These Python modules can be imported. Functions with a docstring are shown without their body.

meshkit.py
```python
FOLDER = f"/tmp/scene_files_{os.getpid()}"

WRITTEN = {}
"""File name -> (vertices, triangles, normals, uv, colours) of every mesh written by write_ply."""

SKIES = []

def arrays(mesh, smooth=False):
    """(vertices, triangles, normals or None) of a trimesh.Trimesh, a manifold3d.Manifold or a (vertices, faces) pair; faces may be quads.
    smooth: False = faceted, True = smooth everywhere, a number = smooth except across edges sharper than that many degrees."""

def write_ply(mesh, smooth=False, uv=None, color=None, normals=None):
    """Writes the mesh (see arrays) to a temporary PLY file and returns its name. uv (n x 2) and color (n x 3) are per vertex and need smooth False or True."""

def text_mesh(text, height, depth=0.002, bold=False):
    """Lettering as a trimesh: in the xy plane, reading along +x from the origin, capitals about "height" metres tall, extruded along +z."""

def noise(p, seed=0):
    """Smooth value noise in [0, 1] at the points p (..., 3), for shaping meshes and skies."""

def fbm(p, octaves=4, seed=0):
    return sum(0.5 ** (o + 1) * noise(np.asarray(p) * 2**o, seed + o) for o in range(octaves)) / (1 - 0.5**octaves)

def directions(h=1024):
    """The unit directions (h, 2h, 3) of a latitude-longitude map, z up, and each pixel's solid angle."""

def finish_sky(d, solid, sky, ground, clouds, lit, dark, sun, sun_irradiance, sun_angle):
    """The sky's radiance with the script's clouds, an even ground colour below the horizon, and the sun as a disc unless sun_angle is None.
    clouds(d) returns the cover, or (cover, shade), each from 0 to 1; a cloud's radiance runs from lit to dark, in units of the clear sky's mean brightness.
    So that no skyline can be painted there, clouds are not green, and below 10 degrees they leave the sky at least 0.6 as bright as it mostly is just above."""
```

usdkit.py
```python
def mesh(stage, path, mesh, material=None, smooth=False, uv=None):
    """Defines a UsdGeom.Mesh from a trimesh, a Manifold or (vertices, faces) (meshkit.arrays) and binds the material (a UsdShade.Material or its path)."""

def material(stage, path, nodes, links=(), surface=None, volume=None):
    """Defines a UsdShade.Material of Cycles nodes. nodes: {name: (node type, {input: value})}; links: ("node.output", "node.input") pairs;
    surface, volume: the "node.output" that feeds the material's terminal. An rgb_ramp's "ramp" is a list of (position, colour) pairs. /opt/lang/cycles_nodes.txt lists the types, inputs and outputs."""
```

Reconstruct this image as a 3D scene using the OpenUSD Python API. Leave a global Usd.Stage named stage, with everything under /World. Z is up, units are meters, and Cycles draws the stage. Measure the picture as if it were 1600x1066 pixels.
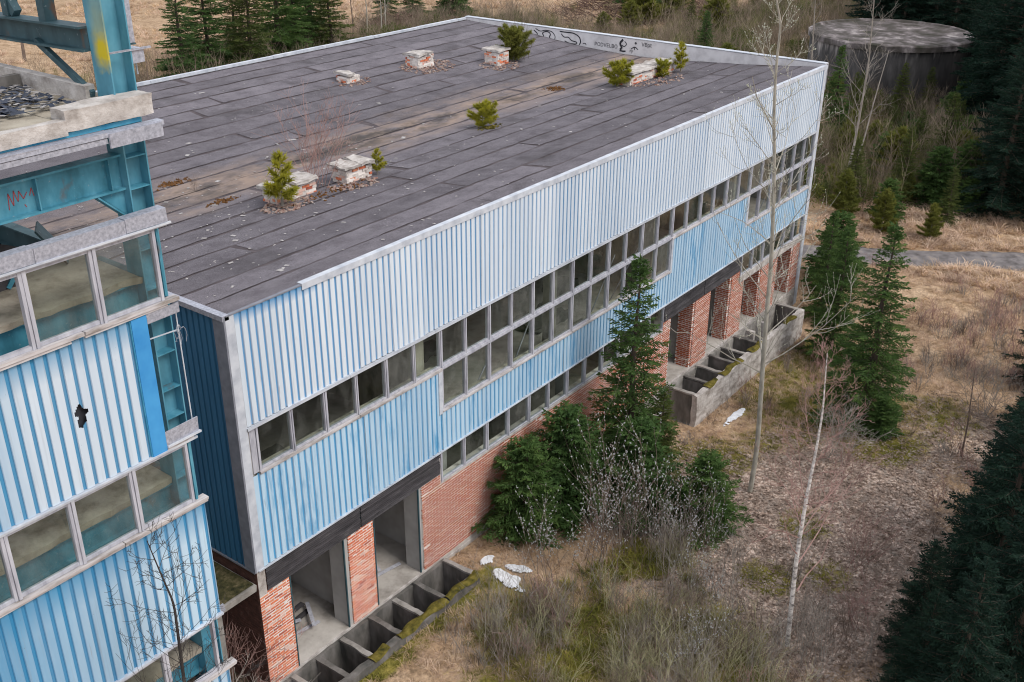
import math, random
import numpy as np
import trimesh
import usdkit, meshkit
from pxr import Usd, UsdGeom, UsdLux, UsdShade, Sdf, Gf, Vt

stage = Usd.Stage.CreateInMemory()
UsdGeom.SetStageUpAxis(stage, "Z")
UsdGeom.SetStageMetersPerUnit(stage, 1.0)
W = "/World"
UsdGeom.Xform.Define(stage, W)
UsdGeom.Scope.Define(stage, W + "/Looks")

# ------------------------------------------------------------------ camera, sky, sun, exposure
CAM = np.array([-11.6378, -15.7588, 18.6696])
RIGHT = np.array([0.6001503, -0.7998728, 0.0048112]); FWD = np.array([0.7198945, 0.5375007, -0.4391411])
UP = np.cross(RIGHT, FWD)
cam = UsdGeom.Camera.Define(stage, W + "/camera")
m = Gf.Matrix4d(*RIGHT, 0, *UP, 0, *(-FWD), 0, *CAM, 1)
cam.AddTransformOp().Set(m)
cam.CreateHorizontalApertureAttr(36.0); cam.CreateVerticalApertureAttr(36.0 * 682 / 1024)
cam.CreateFocalLengthAttr(37.04)
cam.CreateClippingRangeAttr(Gf.Vec2f(0.1, 5000))
EXPOSURE = 0.54
cam.CreateExposureAttr(EXPOSURE)

SUN_DIR = np.array([0.10, -0.80, 0.95]); SUN_DIR /= np.linalg.norm(SUN_DIR)
elev, rot = math.asin(SUN_DIR[2]), math.atan2(SUN_DIR[0], SUN_DIR[1])
dome = UsdLux.DomeLight.Define(stage, W + "/sky")
sky = usdkit.material(stage, W + "/Looks/sky", {
    "t": ("sky_texture", {"sky_type": "single_scattering", "sun_disc": False, "sun_elevation": elev, "sun_rotation": rot, "aerosol_density": 3.0, "air_density": 1.0}),
    "c": ("texture_coordinate", {}),
    "n": ("noise_texture", {"scale": 2.2, "detail": 5.0, "roughness": 0.55}),
    "cover": ("map_range", {"from_min": 0.25, "from_max": 0.6, "to_min": 0.55, "to_max": 0.95, "clamp": True}),
    "cloud": ("mix", {"mix_type": "mix", "color2": (7.2, 7.4, 7.9)}),
    "b": ("background_shader", {"strength": 0.10})},
    [("c.generated", "n.vector"), ("n.fac", "cover.value"), ("cover.result", "cloud.fac"), ("t.color", "cloud.color1"), ("cloud.color", "b.color")], surface="b.background")
UsdShade.MaterialBindingAPI.Apply(dome.GetPrim()).Bind(sky)
dome.GetPrim().SetCustomDataByKey("kind", "structure")
sun = UsdLux.DistantLight.Define(stage, W + "/sun")
sun.CreateNormalizeAttr(True); sun.CreateIntensityAttr(0.40); sun.CreateAngleAttr(24.0); sun.CreateColorAttr(Gf.Vec3f(1, 0.97, 0.92))
zax = SUN_DIR; xax = np.cross([0, 0, 1.0], zax); xax /= np.linalg.norm(xax); yax = np.cross(zax, xax)
sun.AddTransformOp().Set(Gf.Matrix4d(*xax, 0, *yax, 0, *zax, 0, 0, 0, 60, 1))

# ------------------------------------------------------------------ helpers
used = {}
def free(parent, name):
    k = parent + "/" + name; n = used.get(k, 0); used[k] = n + 1
    return k if n == 0 else f"{k}_{n:03d}"

def tag(prim, label=None, cat=None, group=None, kind=None):
    for k, v in (("label", label), ("category", cat), ("group", group), ("kind", kind)):
        if v: prim.SetCustomDataByKey(k, v)
    return prim

def xform(parent, name, loc=None, rotz=None, scale=None):
    x = UsdGeom.Xform.Define(stage, free(parent, name))
    place(x, loc, rotz, scale)
    return str(x.GetPath())

def place(x, loc=None, rotz=None, scale=None, tilt=None):
    if loc is not None: x.AddTranslateOp().Set(Gf.Vec3d(*map(float, loc)))
    if tilt is not None: x.AddRotateXYZOp().Set(Gf.Vec3f(*map(float, tilt)))
    if rotz is not None: x.AddRotateZOp().Set(float(rotz))
    if scale is not None: x.AddScaleOp().Set(Gf.Vec3f(*(map(float, scale) if np.ndim(scale) else (float(scale),) * 3)))

def thing(name, label, cat, group=None, loc=(0, 0, 0), rotz=0.0, kind=None):
    p = xform(W, name, loc, rotz)
    tag(stage.GetPrimAtPath(p), label, cat, group, kind)
    return p

class MB:
    def __init__(s): s.V, s.F, s.n = [], [], 0
    def add(s, v, f):
        v = np.asarray(v, float); f = np.asarray(f, int)
        if f.shape[1] == 4: f = np.vstack([f[:, [0, 1, 2]], f[:, [0, 2, 3]]])
        s.V.append(v); s.F.append(f + s.n); s.n += len(v); return s
    BF = np.array([[0, 3, 2, 1], [4, 5, 6, 7], [0, 1, 5, 4], [1, 2, 6, 5], [2, 3, 7, 6], [3, 0, 4, 7]])
    def box(s, x0, x1, y0, y1, z0, z1, jit=0, rng=None):
        v = np.array([[x0, y0, z0], [x1, y0, z0], [x1, y1, z0], [x0, y1, z0], [x0, y0, z1], [x1, y0, z1], [x1, y1, z1], [x0, y1, z1]], float)
        if jit: v = v + rng.uniform(-jit, jit, v.shape)
        return s.add(v, s.BF)
    def bar(s, p0, p1, w, h, up=(0, 0, 1)):
        p0, p1 = np.asarray(p0, float), np.asarray(p1, float)
        d = p1 - p0; d /= np.linalg.norm(d); u = np.asarray(up, float)
        if abs(d @ u) > .98: u = np.array([1., 0, 0])
        a = np.cross(d, u); a /= np.linalg.norm(a); b = np.cross(a, d)
        q = [(-1, -1), (1, -1), (1, 1), (-1, 1)]
        v = [p0 + a * w / 2 * i + b * h / 2 * j for i, j in q] + [p1 + a * w / 2 * i + b * h / 2 * j for i, j in q]
        return s.add(v, s.BF)
    def tube(s, pts, r, n=5):
        pts = np.asarray(pts, float); r = np.broadcast_to(np.asarray(r, float), len(pts))
        t = np.gradient(pts, axis=0); t /= np.maximum(np.linalg.norm(t, axis=1, keepdims=True), 1e-9)
        ref = np.array([0, 0, 1.]) if abs(t[:, 2]).mean() < .8 else np.array([1., 0, 0])
        a = np.cross(t, ref); a /= np.maximum(np.linalg.norm(a, axis=1, keepdims=True), 1e-9); b = np.cross(t, a)
        an = np.arange(n) / n * 2 * np.pi
        v = pts[:, None] + r[:, None, None] * (a[:, None] * np.cos(an)[None, :, None] + b[:, None] * np.sin(an)[None, :, None])
        k = len(pts); i = np.arange(k - 1)[:, None] * n; j = np.arange(n)[None]; j2 = (j + 1) % n
        f = np.stack([i + j, i + j2, i + n + j2, i + n + j], -1).reshape(-1, 4)
        s.add(v.reshape(-1, 3), f)
        s.add([pts[-1] + t[-1] * r[-1], *v[-1]], [[0, 1 + q, 1 + (q + 1) % n] for q in range(n)])
        return s
    def get(s): return np.vstack(s.V), np.vstack(s.F)
    def obj(s, parent, name, mat, smooth=False, **kw):
        return obj(parent, name, s.get(), mat, smooth, **kw)

def obj(parent, name, mesh, mat, smooth=False, label=None, cat=None, group=None, kind=None, prim=None):
    m = usdkit.mesh(stage, free(parent, name), mesh, M[mat], smooth)
    tag(m.GetPrim(), label, cat, group, kind)
    return m

# ------------------------------------------------------------------ materials
M = {}
class G:
    """a small node graph"""
    def __init__(s): s.n, s.l, s.k = {}, [], 0
    def node(s, kind, inputs=None, **links):
        s.k += 1; nm = f"{kind}_{s.k}"; s.n[nm] = (kind, inputs or {})
        for k, v in links.items(): s.l.append((v, f"{nm}.{k}"))
        return nm
    def pos(s, scale=(1, 1, 1), obj=False):
        g = s.node("texture_coordinate") + ".object" if obj else s.node("geometry") + ".position"
        return s.node("mapping", {"scale": scale}, vector=g) + ".vector"
    def noise(s, scale, detail=5, stretch=(1, 1, 1), rough=.6, obj=False, dist=0.0):
        return s.node("noise_texture", {"scale": scale, "detail": detail, "roughness": rough, "distortion": dist}, vector=s.pos(stretch, obj)) + ".fac"
    def ramp(s, fac, stops): return s.node("rgb_ramp", {"ramp": stops}, fac=fac) + ".color"
    def rng(s, v, a, b, c=0., d=1.): return s.node("map_range", {"from_min": a, "from_max": b, "to_min": c, "to_max": d, "clamp": True}, value=v) + ".result"
    def mix(s, fac, c1, c2, mode="mix"):
        i, l = {"mix_type": mode}, {}
        for k, v in (("fac", fac), ("color1", c1), ("color2", c2)):
            if isinstance(v, str): l[k] = v
            else: i[k] = v
        return s.node("mix", i, **l) + ".color"
    def math(s, op, a, b=None):
        i, l = {"math_type": op}, {}
        for k, v in (("value1", a), ("value2", b)):
            if isinstance(v, str): l[k] = v
            elif v is not None: i[k] = float(v)
        return s.node("math", i, **l) + ".value"
    def done(s, name, color, rough=.85, spec=.3, bump=None, metallic=0., transl=None, bump_s=.4, bump_d=.02):
        i, l = {"specular_ior_level": spec, "metallic": metallic}, {}
        for k, v in (("base_color", color), ("roughness", rough)):
            if isinstance(v, str): l[k] = v
            else: i[k] = v
        if bump: l["normal"] = s.node("bump", {"strength": bump_s, "distance": bump_d}, height=bump) + ".normal"
        p = s.node("principled_bsdf", i, **l) + ".BSDF"
        if transl:
            t = s.node("translucent_bsdf", {}, color=color) + ".BSDF" if isinstance(color, str) else s.node("translucent_bsdf", {"color": color}) + ".BSDF"
            p = s.node("mix_closure", {"fac": transl}, closure1=p, closure2=t) + ".closure"
        M[name] = usdkit.material(stage, f"{W}/Looks/{name}", s.n, s.l, surface=p)

def noisy(name, scale, stops, rough=.9, spec=.25, bump_scale=None, bump_s=.4, bump_d=.02, stretch=(1, 1, 1), island=0., detail=6, per_object=0., metallic=0., transl=None):
    g = G(); c = g.ramp(g.noise(scale, detail, stretch), stops)
    if island or per_object:
        r = g.node("geometry") + ".random_per_island" if island else g.node("object_info") + ".random"
        a = island or per_object
        c = g.mix(1.0, c, g.ramp(r, [(0, (1 - a,) * 3), (1, (1 + a,) * 3)]), "multiply")
    b = g.noise(bump_scale, 6, stretch) if bump_scale else None
    g.done(name, c, rough, spec, b, metallic, transl, bump_s, bump_d)

# corrugated sheets: blue paint, faded to white on the outer ridges; blue left in troughs, blotches and where trim kept the weather off; tower's left bluer, partly painted edge darkening
def sheet_mat(name, plane, blue, white, blotch, keep=None, trough=.25, lowz=None):
    g = G(); geo = g.node("geometry"); sp = g.node("separate_xyz", vector=geo + ".position")
    ridge = g.rng(sp + ".y", plane - .008, plane - .024)
    big = g.noise(.9, 5, (1.7, 1, .35)); fine = g.noise(5., 7, (1.4, 1, .22))
    f = g.math("multiply", ridge, g.rng(g.math("add", g.math("multiply", big, .55), g.math("multiply", fine, .45)), blotch - .09, blotch + .06))
    f = g.math("maximum", f, trough)
    if keep:
        for axis, a, b in keep:   # factor goes from 0 at a to 1 at b along an axis
            wav = g.math("add", sp + "." + axis, g.math("multiply", g.math("subtract", fine, .5), .35 * abs(b - a)))
            f = g.math("multiply", f, g.rng(wav, a, b, .12, 1.))
    if lowz:
        f = g.math("multiply", f, g.rng(g.math("add", sp + ".z", g.math("multiply", big, 1.2)), lowz[0], lowz[1], lowz[2], 1.))
    c = g.mix(f, blue, white)
    speck = g.rng(g.noise(28, 3, (1, 1, .6)), .70, .76)
    c = g.mix(g.math("multiply", speck, .5), c, (.12, .14, .16))
    grime = g.rng(g.noise(1.6, 6, (2.2, 1, .25)), .35, .75)
    c = g.mix(g.math("multiply", grime, .22), c, (.30, .36, .46))
    runs = g.rng(g.noise(7., 6, (2.0, 1, .07)), .56, .72); c = g.mix(g.math("multiply", runs, .30), c, (.26, .27, .29))
    rust = g.math("multiply", g.rng(g.noise(9., 5, (1.4, 1, .12)), .69, .76), .5); c = g.mix(rust, c, (.25, .13, .07))
    c = g.mix(1., c, g.ramp(g.node("object_info") + ".random", [(0, (.90, .92, .94)), (1, (1.05, 1.04, 1.03))]), "multiply")
    g.done(name, c, .55, .35, g.noise(60, 2), bump_s=.05, bump_d=.004)

def build_materials():
    sheet_mat("sheet_upper", 0.0, (.035, .235, .48), (.625, .68, .74), .20, trough=.16)
    sheet_mat("sheet_upper_bare_top", 0.0, (.035, .235, .48), (.625, .68, .74), .20, keep=[("z", 9.95, 9.72)], trough=.12)
    sheet_mat("sheet_lower", 0.0, (.025, .26, .50), (.42, .585, .72), .42, trough=.12)
    sheet_mat("tower_sheet", -3.0, (.015, .235, .44), (.60, .675, .745), .22, keep=[("z", 12.24, 11.75), ("x", -7.0, -5.6)], trough=.10)  # bluer to the left: part unfaded paint, part lens vignette put into colour
    sheet_mat("tower_sheet_low", -3.0, (.015, .215, .42), (.44, .59, .71), .31, keep=[("z", 8.64, 8.0), ("x", -7.2, -4.4)], trough=.10)  # same leftward blue: remaining paint plus painted edge darkening
    g = G(); sp = g.node("separate_xyz", vector=g.node("geometry") + ".position")
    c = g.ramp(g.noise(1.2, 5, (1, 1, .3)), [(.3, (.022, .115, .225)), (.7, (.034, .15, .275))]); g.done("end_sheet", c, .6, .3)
    noisy("blue_strip", 2., [(.3, (.03, .22, .52)), (.7, (.06, .31, .62))], .5, .4)
    noisy("trim_white", 3., [(.3, (.36, .385, .44)), (.55, (.51, .535, .585)), (.75, (.60, .62, .66))], .6, .3, 40, .1, .004)
    noisy("galvanised", 22., [(.3, (.24, .25, .29)), (.5, (.36, .37, .43)), (.7, (.48, .49, .56))], .5, .5, 60, .1, .003, metallic=.25)
    noisy("trim_grey", 4., [(.3, (.15, .16, .19)), (.7, (.24, .25, .29))], .7, .3)
    noisy("window_wood", 9., [(.3, (.26, .26, .30)), (.5, (.40, .40, .445)), (.72, (.50, .50, .54))], .8, .2, 50, .4, .006, (1, 1, .2))
    noisy("sill_wood", 7., [(.28, (.18, .15, .12)), (.5, (.45, .42, .42)), (.72, (.60, .57, .56))], .85, .2, 50, .4, .006, (.25, 1, 1))
    noisy("slat_wood", 8., [(.3, (.035, .033, .036)), (.6, (.075, .07, .075)), (.8, (.16, .15, .15))], .9, .2, 60, .5, .006, (.2, 1, 1), per_object=.25)
    noisy("concrete", 2.5, [(.3, (.17, .155, .14)), (.5, (.28, .26, .24)), (.72, (.40, .375, .35))], .95, .2, 25, .5, .012)
    noisy("concrete_pale", 4., [(.3, (.26, .23, .21)), (.48, (.42, .385, .36)), (.7, (.58, .545, .52))], .95, .2, 18, .7, .03)
    noisy("concrete_dark", 2.2, [(.3, (.06, .06, .055)), (.5, (.13, .12, .11)), (.72, (.24, .22, .21))], .95, .2, 25, .5, .012, (1, 1, .35))
    noisy("plaster", 1.3, [(.3, (.30, .285, .27)), (.6, (.40, .385, .37)), (.8, (.46, .44, .43))], .95, .15, 14, .25, .01)
    noisy("plaster_stained", 1.6, [(.32, (.10, .11, .09)), (.45, (.36, .33, .27)), (.75, (.55, .51, .44))], .95, .15, 14, .25, .01, (1, 1, .5))
    noisy("screed", 1.5, [(.3, (.24, .215, .19)), (.5, (.42, .385, .35)), (.75, (.54, .50, .46))], .95, .15, 20, .35, .015)
    noisy("landing_screed", 2.4, [(.3, (.15, .13, .10)), (.5, (.33, .29, .235)), (.75, (.44, .40, .33))], .95, .15, 20, .5, .02)
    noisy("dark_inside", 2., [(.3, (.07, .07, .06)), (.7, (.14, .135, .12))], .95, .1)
    def rusty(name, stops, amount):
        g = G(); c = g.ramp(g.noise(3., 5, (1, 1, .5)), stops)
        c = g.mix(g.math("multiply", g.rng(g.noise(2.3, 8, (1, 1, .6)), .60, .70), amount), c, (.13, .065, .035))
        c = g.mix(g.math("multiply", g.rng(g.noise(14., 6), .64, .72), .5), c, (.34, .40, .42))
        g.done(name, c, .6, .35, g.noise(30, 5), bump_s=.25, bump_d=.005)
    rusty("steel_teal", [(.25, (.025, .13, .18)), (.5, (.06, .24, .33)), (.75, (.13, .36, .46))], .7)
    rusty("steel_dark", [(.3, (.02, .05, .062)), (.7, (.055, .115, .135))], .8)
    g = G(); sp = g.node("separate_xyz", vector=g.node("geometry") + ".position")
    base = g.ramp(g.noise(3., 5, (1, 1, .5)), [(.25, (.05, .17, .23)), (.5, (.08, .26, .35)), (.75, (.14, .36, .46))])
    zz = g.math("add", sp + ".z", g.math("multiply", g.noise(6., 5), .30))
    spot = g.math("multiply", g.rng(zz, 15.78, 15.96), g.math("maximum", g.rng(zz, 16.40, 16.12), g.math("multiply", g.rng(zz, 16.95, 16.3), .35)))
    yy_ = g.math("absolute", g.math("subtract", g.math("add", sp + ".y", g.math("multiply", g.noise(9., 4), .10)), -2.52))
    spot = g.math("multiply", g.math("multiply", spot, g.rng(yy_, .24, .08)), g.rng(sp + ".x", -3.24, -3.28))
    g.done("steel_sprayed", g.mix(spot, base, (.55, .44, .012)), .55, .4)
    noisy("edge_blue", 5., [(.3, (.03, .22, .38)), (.7, (.10, .36, .50))], .6, .3)
    # roofing felt with mineral grit; the deck under it is bitumen
    def felt(name, k):
        g = G(); sp = g.node("separate_xyz", vector=g.node("geometry") + ".position")
        c = g.ramp(g.noise(1.5, 8, (.85, 1, 1), .7), [(.28, tuple(np.array((.082, .073, .083)) * k)), (.5, tuple(np.array((.128, .116, .130)) * k)), (.75, tuple(np.array((.168, .154, .170)) * k))])
        c = g.mix(1., c, g.ramp(g.noise(42, 3), [(.3, (.55,) * 3), (.7, (1.45,) * 3)]), "multiply")
        st = g.math("multiply", g.rng(g.noise(.7, 8, (.8, 1, 1)), .55, .66), .35); c = g.mix(st, c, (.035, .031, .031))
        # silt lying in the valley
        d = g.math("absolute", g.math("subtract", g.math("add", sp + ".y", g.math("multiply", g.noise(.5, 5, (.5, 1, 1)), 2.4)), 9.6))
        v = g.math("multiply", g.rng(d, 2.1, .5), g.rng(g.noise(1.2, 8, (.6, 1, 1), .68), .36, .60))
        c = g.mix(g.math("multiply", v, .95), c, (.28, .21, .17))
        v2 = g.math("multiply", g.rng(d, 1.2, .2), g.rng(g.noise(.8, 8, (.6, 1, 1), .68), .45, .58))
        c = g.mix(g.math("multiply", v2, .8), c, (.045, .040, .036))
        g.done(name, c, .95, .2, g.noise(45, 4), bump_s=.35, bump_d=.006)
    for i, k in enumerate((.88, .97, 1.05, 1.16)): felt(f"felt_{i}", k)
    noisy("bitumen", 2.2, [(.3, (.048, .038, .041)), (.55, (.078, .063, .068)), (.8, (.125, .105, .11))], .9, .3, 30, .4, .01, (.8, 1, 1))
    g = G()
    c = g.ramp(g.noise(7., 5), [(.3, (.48, .125, .052)), (.5, (.66, .185, .078)), (.72, (.76, .27, .13))])
    isl = g.node("geometry") + ".random_per_island"
    c = g.mix(1., c, g.ramp(isl, [(0, (.55, .52, .55)), (.25, (.85, .84, .85)), (.9, (1.12, 1.1, 1.08)), (1, (1.2, 1.5, 1.6))]), "multiply")
    c = g.mix(g.math("multiply", g.rng(g.noise(.8, 7, (1, 1, .45)), .56, .74), .4), c, (.60, .46, .40))
    c = g.mix(g.math("multiply", g.rng(g.noise(1.6, 7), .58, .74), .45), c, (.24, .09, .055))
    g.done("brickwork", c, .9, .2, g.noise(40, 4), bump_s=.4, bump_d=.006)
    for i, t in enumerate([(.64, .20, .105), (.58, .165, .085), (.67, .27, .16), (.40, .115, .075), (.66, .44, .37), (.62, .56, .52)]):
        t = np.array(t); noisy(f"brick_{i}", 9., [(.3, tuple(t * .75)), (.55, tuple(t)), (.75, tuple(t * 1.12 + .03))], .9, .2, 40, .4, .006)
    noisy("mortar", 3., [(.3, (.48, .41, .37)), (.5, (.70, .64, .60)), (.8, (.80, .76, .73))], .95, .2, 40, .4, .008)
    noisy("brick_shade_tone", 5., [(.3, (.10, .055, .045)), (.6, (.19, .09, .07)), (.8, (.30, .22, .19))], .95, .2, 40, .4, .01, island=.3)  # darker copy of the brick; end wall's shade is put into its colour
    noisy("moss", 5., [(.3, (.035, .035, .012)), (.5, (.12, .10, .022)), (.75, (.24, .19, .05))], 1., .1, 30, .8, .03)
    noisy("moss_dark", 6., [(.3, (.02, .022, .012)), (.5, (.06, .055, .025)), (.7, (.15, .12, .07))], 1., .1, 30, .9, .03)
    noisy("parapet_paint", 2.2, [(.3, (.48, .46, .47)), (.55, (.62, .60, .61)), (.8, (.68, .66, .67))], .8, .2, 20, .3, .01)
    noisy("spray_and_shade_black", 5., [(.3, (.02, .02, .025)), (.7, (.05, .05, .06))], .7, .2)  # graffiti paint, also the painted darkness of openings and the hole backing
    noisy("spray_red", 5., [(.3, (.30, .05, .06)), (.7, (.38, .09, .09))], .7, .2)
    noisy("snow", 9., [(.25, (.45, .44, .44)), (.45, (.70, .71, .74)), (.7, (.82, .83, .86))], .8, .2, 20, .5, .02)
    noisy("chips", 4., [(.3, (.40, .37, .36)), (.7, (.66, .63, .62))], .9, .2, island=.35)
    noisy("rubble", 9., [(.3, (.30, .10, .07)), (.5, (.46, .33, .28)), (.7, (.58, .52, .48))], .95, .2, island=.4)
    noisy("rusty_moss", 9., [(.3, (.07, .038, .02)), (.7, (.20, .095, .035))], 1., .1, 30, .8, .02)
    for gname, d0, d1, tint in (("glass", .015, .16, .90), ("glass_clear", .0, .05, .95), ("glass_dusty", .10, .42, .84)):
        g = G()
        fr = g.math("add", g.math("multiply", g.math("power", g.node("layer_weight", {"blend": .5}) + ".facing", 5.), .9), .035)
        t = g.node("transparent_bsdf", {"color": (tint - .02, tint + .01, tint - .01)}) + ".BSDF"; gl = g.node("glossy_bsdf", {"roughness": .03, "color": (.9, .95, .95)}) + ".BSDF"
        di = g.node("diffuse_bsdf", {}, color=g.ramp(g.noise(3., 5), [(.3, (.10, .10, .09)), (.7, (.22, .21, .19))])) + ".BSDF"
        mix1 = g.node("mix_closure", {}, fac=fr, closure1=t, closure2=gl) + ".closure"
        dirt = g.rng(g.noise(2.2, 6, (1, 1, .5)), .45, .85, d0, d1)
        mix2 = g.node("mix_closure", {}, fac=dirt, closure1=mix1, closure2=di) + ".closure"
        M[gname] = usdkit.material(stage, W + "/Looks/" + gname, g.n, g.l, surface=mix2)
    # plants
    def needles(name, dark, mid, tip, tr=.33):
        g = G(); c = g.ramp(g.noise(2.2, 4, obj=True), [(.3, dark), (.55, mid), (.78, tip)])
        c = g.mix(1., c, g.ramp(g.node("geometry") + ".random_per_island", [(0, (.6,) * 3), (1, (1.35,) * 3)]), "multiply")
        c = g.mix(1., c, g.ramp(g.node("object_info") + ".random", [(0, (.85, .9, .9)), (1, (1.12, 1.08, 1.0))]), "multiply")
        g.done(name, c, .75, .25, transl=tr)
    needles("spruce_green", (.055, .112, .034), (.125, .225, .060), (.25, .37, .10))
    needles("spruce_shade_dark", (.012, .036, .026), (.020, .056, .036), (.036, .086, .048))  # needle green darkened; shade and edge darkening at right put into the colour
    needles("spruce_olive", (.075, .105, .03), (.15, .19, .045), (.26, .28, .08))
    needles("pine_yellow", (.34, .34, .035), (.58, .54, .055), (.78, .68, .08), .4)
    needles("pine_olive", (.16, .18, .035), (.28, .29, .06), (.42, .40, .10), .35)
    def bark(name, a, b, c_, sc=8., st=(1, 1, .3)): noisy(name, sc, [(.3, a), (.55, b), (.75, c_)], .95, .15, 30, .5, .01, st)
    bark("spruce_bark", (.05, .04, .032), (.09, .07, .055), (.14, .11, .09))
    bark("poplar_bark", (.22, .20, .165), (.36, .335, .285), (.46, .435, .38))
    bark("birch_bark", (.06, .05, .05), (.62, .58, .55), (.72, .69, .66), 6., (1, 1, 2.2))
    bark("twig_brown", (.10, .075, .06), (.18, .135, .11), (.27, .21, .175))
    bark("twig_grey", (.17, .15, .13), (.28, .25, .22), (.40, .36, .32))
    bark("twig_pink", (.22, .125, .105), (.34, .21, .185), (.46, .32, .29))
    bark("twig_dark", (.025, .022, .022), (.05, .043, .04), (.09, .075, .07))
    noisy("thicket_twigs", 1.2, [(.3, (.11, .088, .066)), (.5, (.22, .172, .128)), (.75, (.38, .30, .235))], .95, .1, per_object=.4)
    noisy("thicket_olive", 1.2, [(.3, (.075, .085, .030)), (.5, (.145, .15, .055)), (.75, (.24, .23, .10))], .95, .1, per_object=.4)
    noisy("thicket_grey", 1.2, [(.3, (.14, .125, .11)), (.5, (.25, .225, .20)), (.75, (.40, .365, .33))], .95, .1, per_object=.4)
    noisy("twig_olive", 3., [(.3, (.17, .165, .09)), (.5, (.30, .285, .165)), (.75, (.47, .43, .28))], .95, .1, per_object=.35)
    noisy("catkin", 8., [(.3, (.26, .27, .26)), (.7, (.44, .44, .43))], .9, .1)
    noisy("bud", 8., [(.3, (.34, .35, .26)), (.7, (.52, .52, .42))], .9, .1)
    noisy("dry_grass", 1.5, [(.3, (.27, .18, .10)), (.5, (.50, .345, .21)), (.75, (.66, .50, .335))], 1., .1, per_object=.35, transl=.2)
    noisy("pale_grass", 1.5, [(.3, (.35, .24, .175)), (.5, (.58, .425, .32)), (.75, (.72, .57, .45))], 1., .1, per_object=.35, transl=.2)
    noisy("green_grass", 1.5, [(.3, (.08, .085, .02)), (.5, (.17, .16, .035)), (.75, (.28, .235, .055))], 1., .1, per_object=.35, transl=.2)
    noisy("leaf_litter", 3., [(.3, (.26, .175, .13)), (.5, (.53, .405, .33)), (.75, (.75, .645, .56))], 1., .15, island=.45)
    noisy("brush", 2., [(.3, (.09, .05, .04)), (.5, (.20, .125, .10)), (.75, (.33, .23, .19))], 1., .1, island=.4)
    # ground: dry grass, leaf litter, moss, soil, by the ground's own zones
    g = G()
    at = lambda n: g.node("attribute", {"attribute": n}) + ".fac"
    n1, n2, n3 = g.noise(.35, 7), g.noise(2.4, 7), g.noise(11., 6)
    grass = g.ramp(g.math("add", g.math("multiply", n1, .35), g.math("multiply", n2, .65)), [(.28, (.16, .108, .064)), (.45, (.33, .225, .14)), (.58, (.46, .325, .215)), (.75, (.58, .435, .30))])
    grass = g.mix(1., grass, g.ramp(n3, [(.3, (.55,) * 3), (.68, (1.3,) * 3)]), "multiply")
    vor = g.node("voronoi_texture", {"scale": 9., "randomness": 1.}, vector=g.pos())
    litter = g.mix(1., g.ramp(n3, [(.3, (.11, .074, .056)), (.45, (.35, .25, .195)), (.6, (.58, .465, .395))]), g.ramp(g.node("rgb_to_bw", {}, color=vor + ".color") + ".val", [(0., (.55,) * 3), (1., (1.35,) * 3)]), "multiply")
    moss = g.ramp(n2, [(.3, (.065, .065, .018)), (.5, (.17, .15, .034)), (.72, (.30, .24, .065))])
    moss = g.mix(1., moss, g.ramp(n3, [(.3, (.55,) * 3), (.7, (1.3,) * 3)]), "multiply")
    soil = g.ramp(n3, [(.3, (.030, .022, .016)), (.6, (.075, .055, .042)), (.8, (.14, .105, .085))])
    edge = lambda a: g.rng(g.math("add", at(a), g.math("multiply", g.math("subtract", g.math("add", g.math("multiply", n2, .6), g.math("multiply", n3, .4)), .5), 1.5)), .35, .65)
    c = g.mix(edge("soil"), grass, soil); c = g.mix(edge("litter"), c, litter); c = g.mix(edge("moss"), c, moss)
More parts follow.
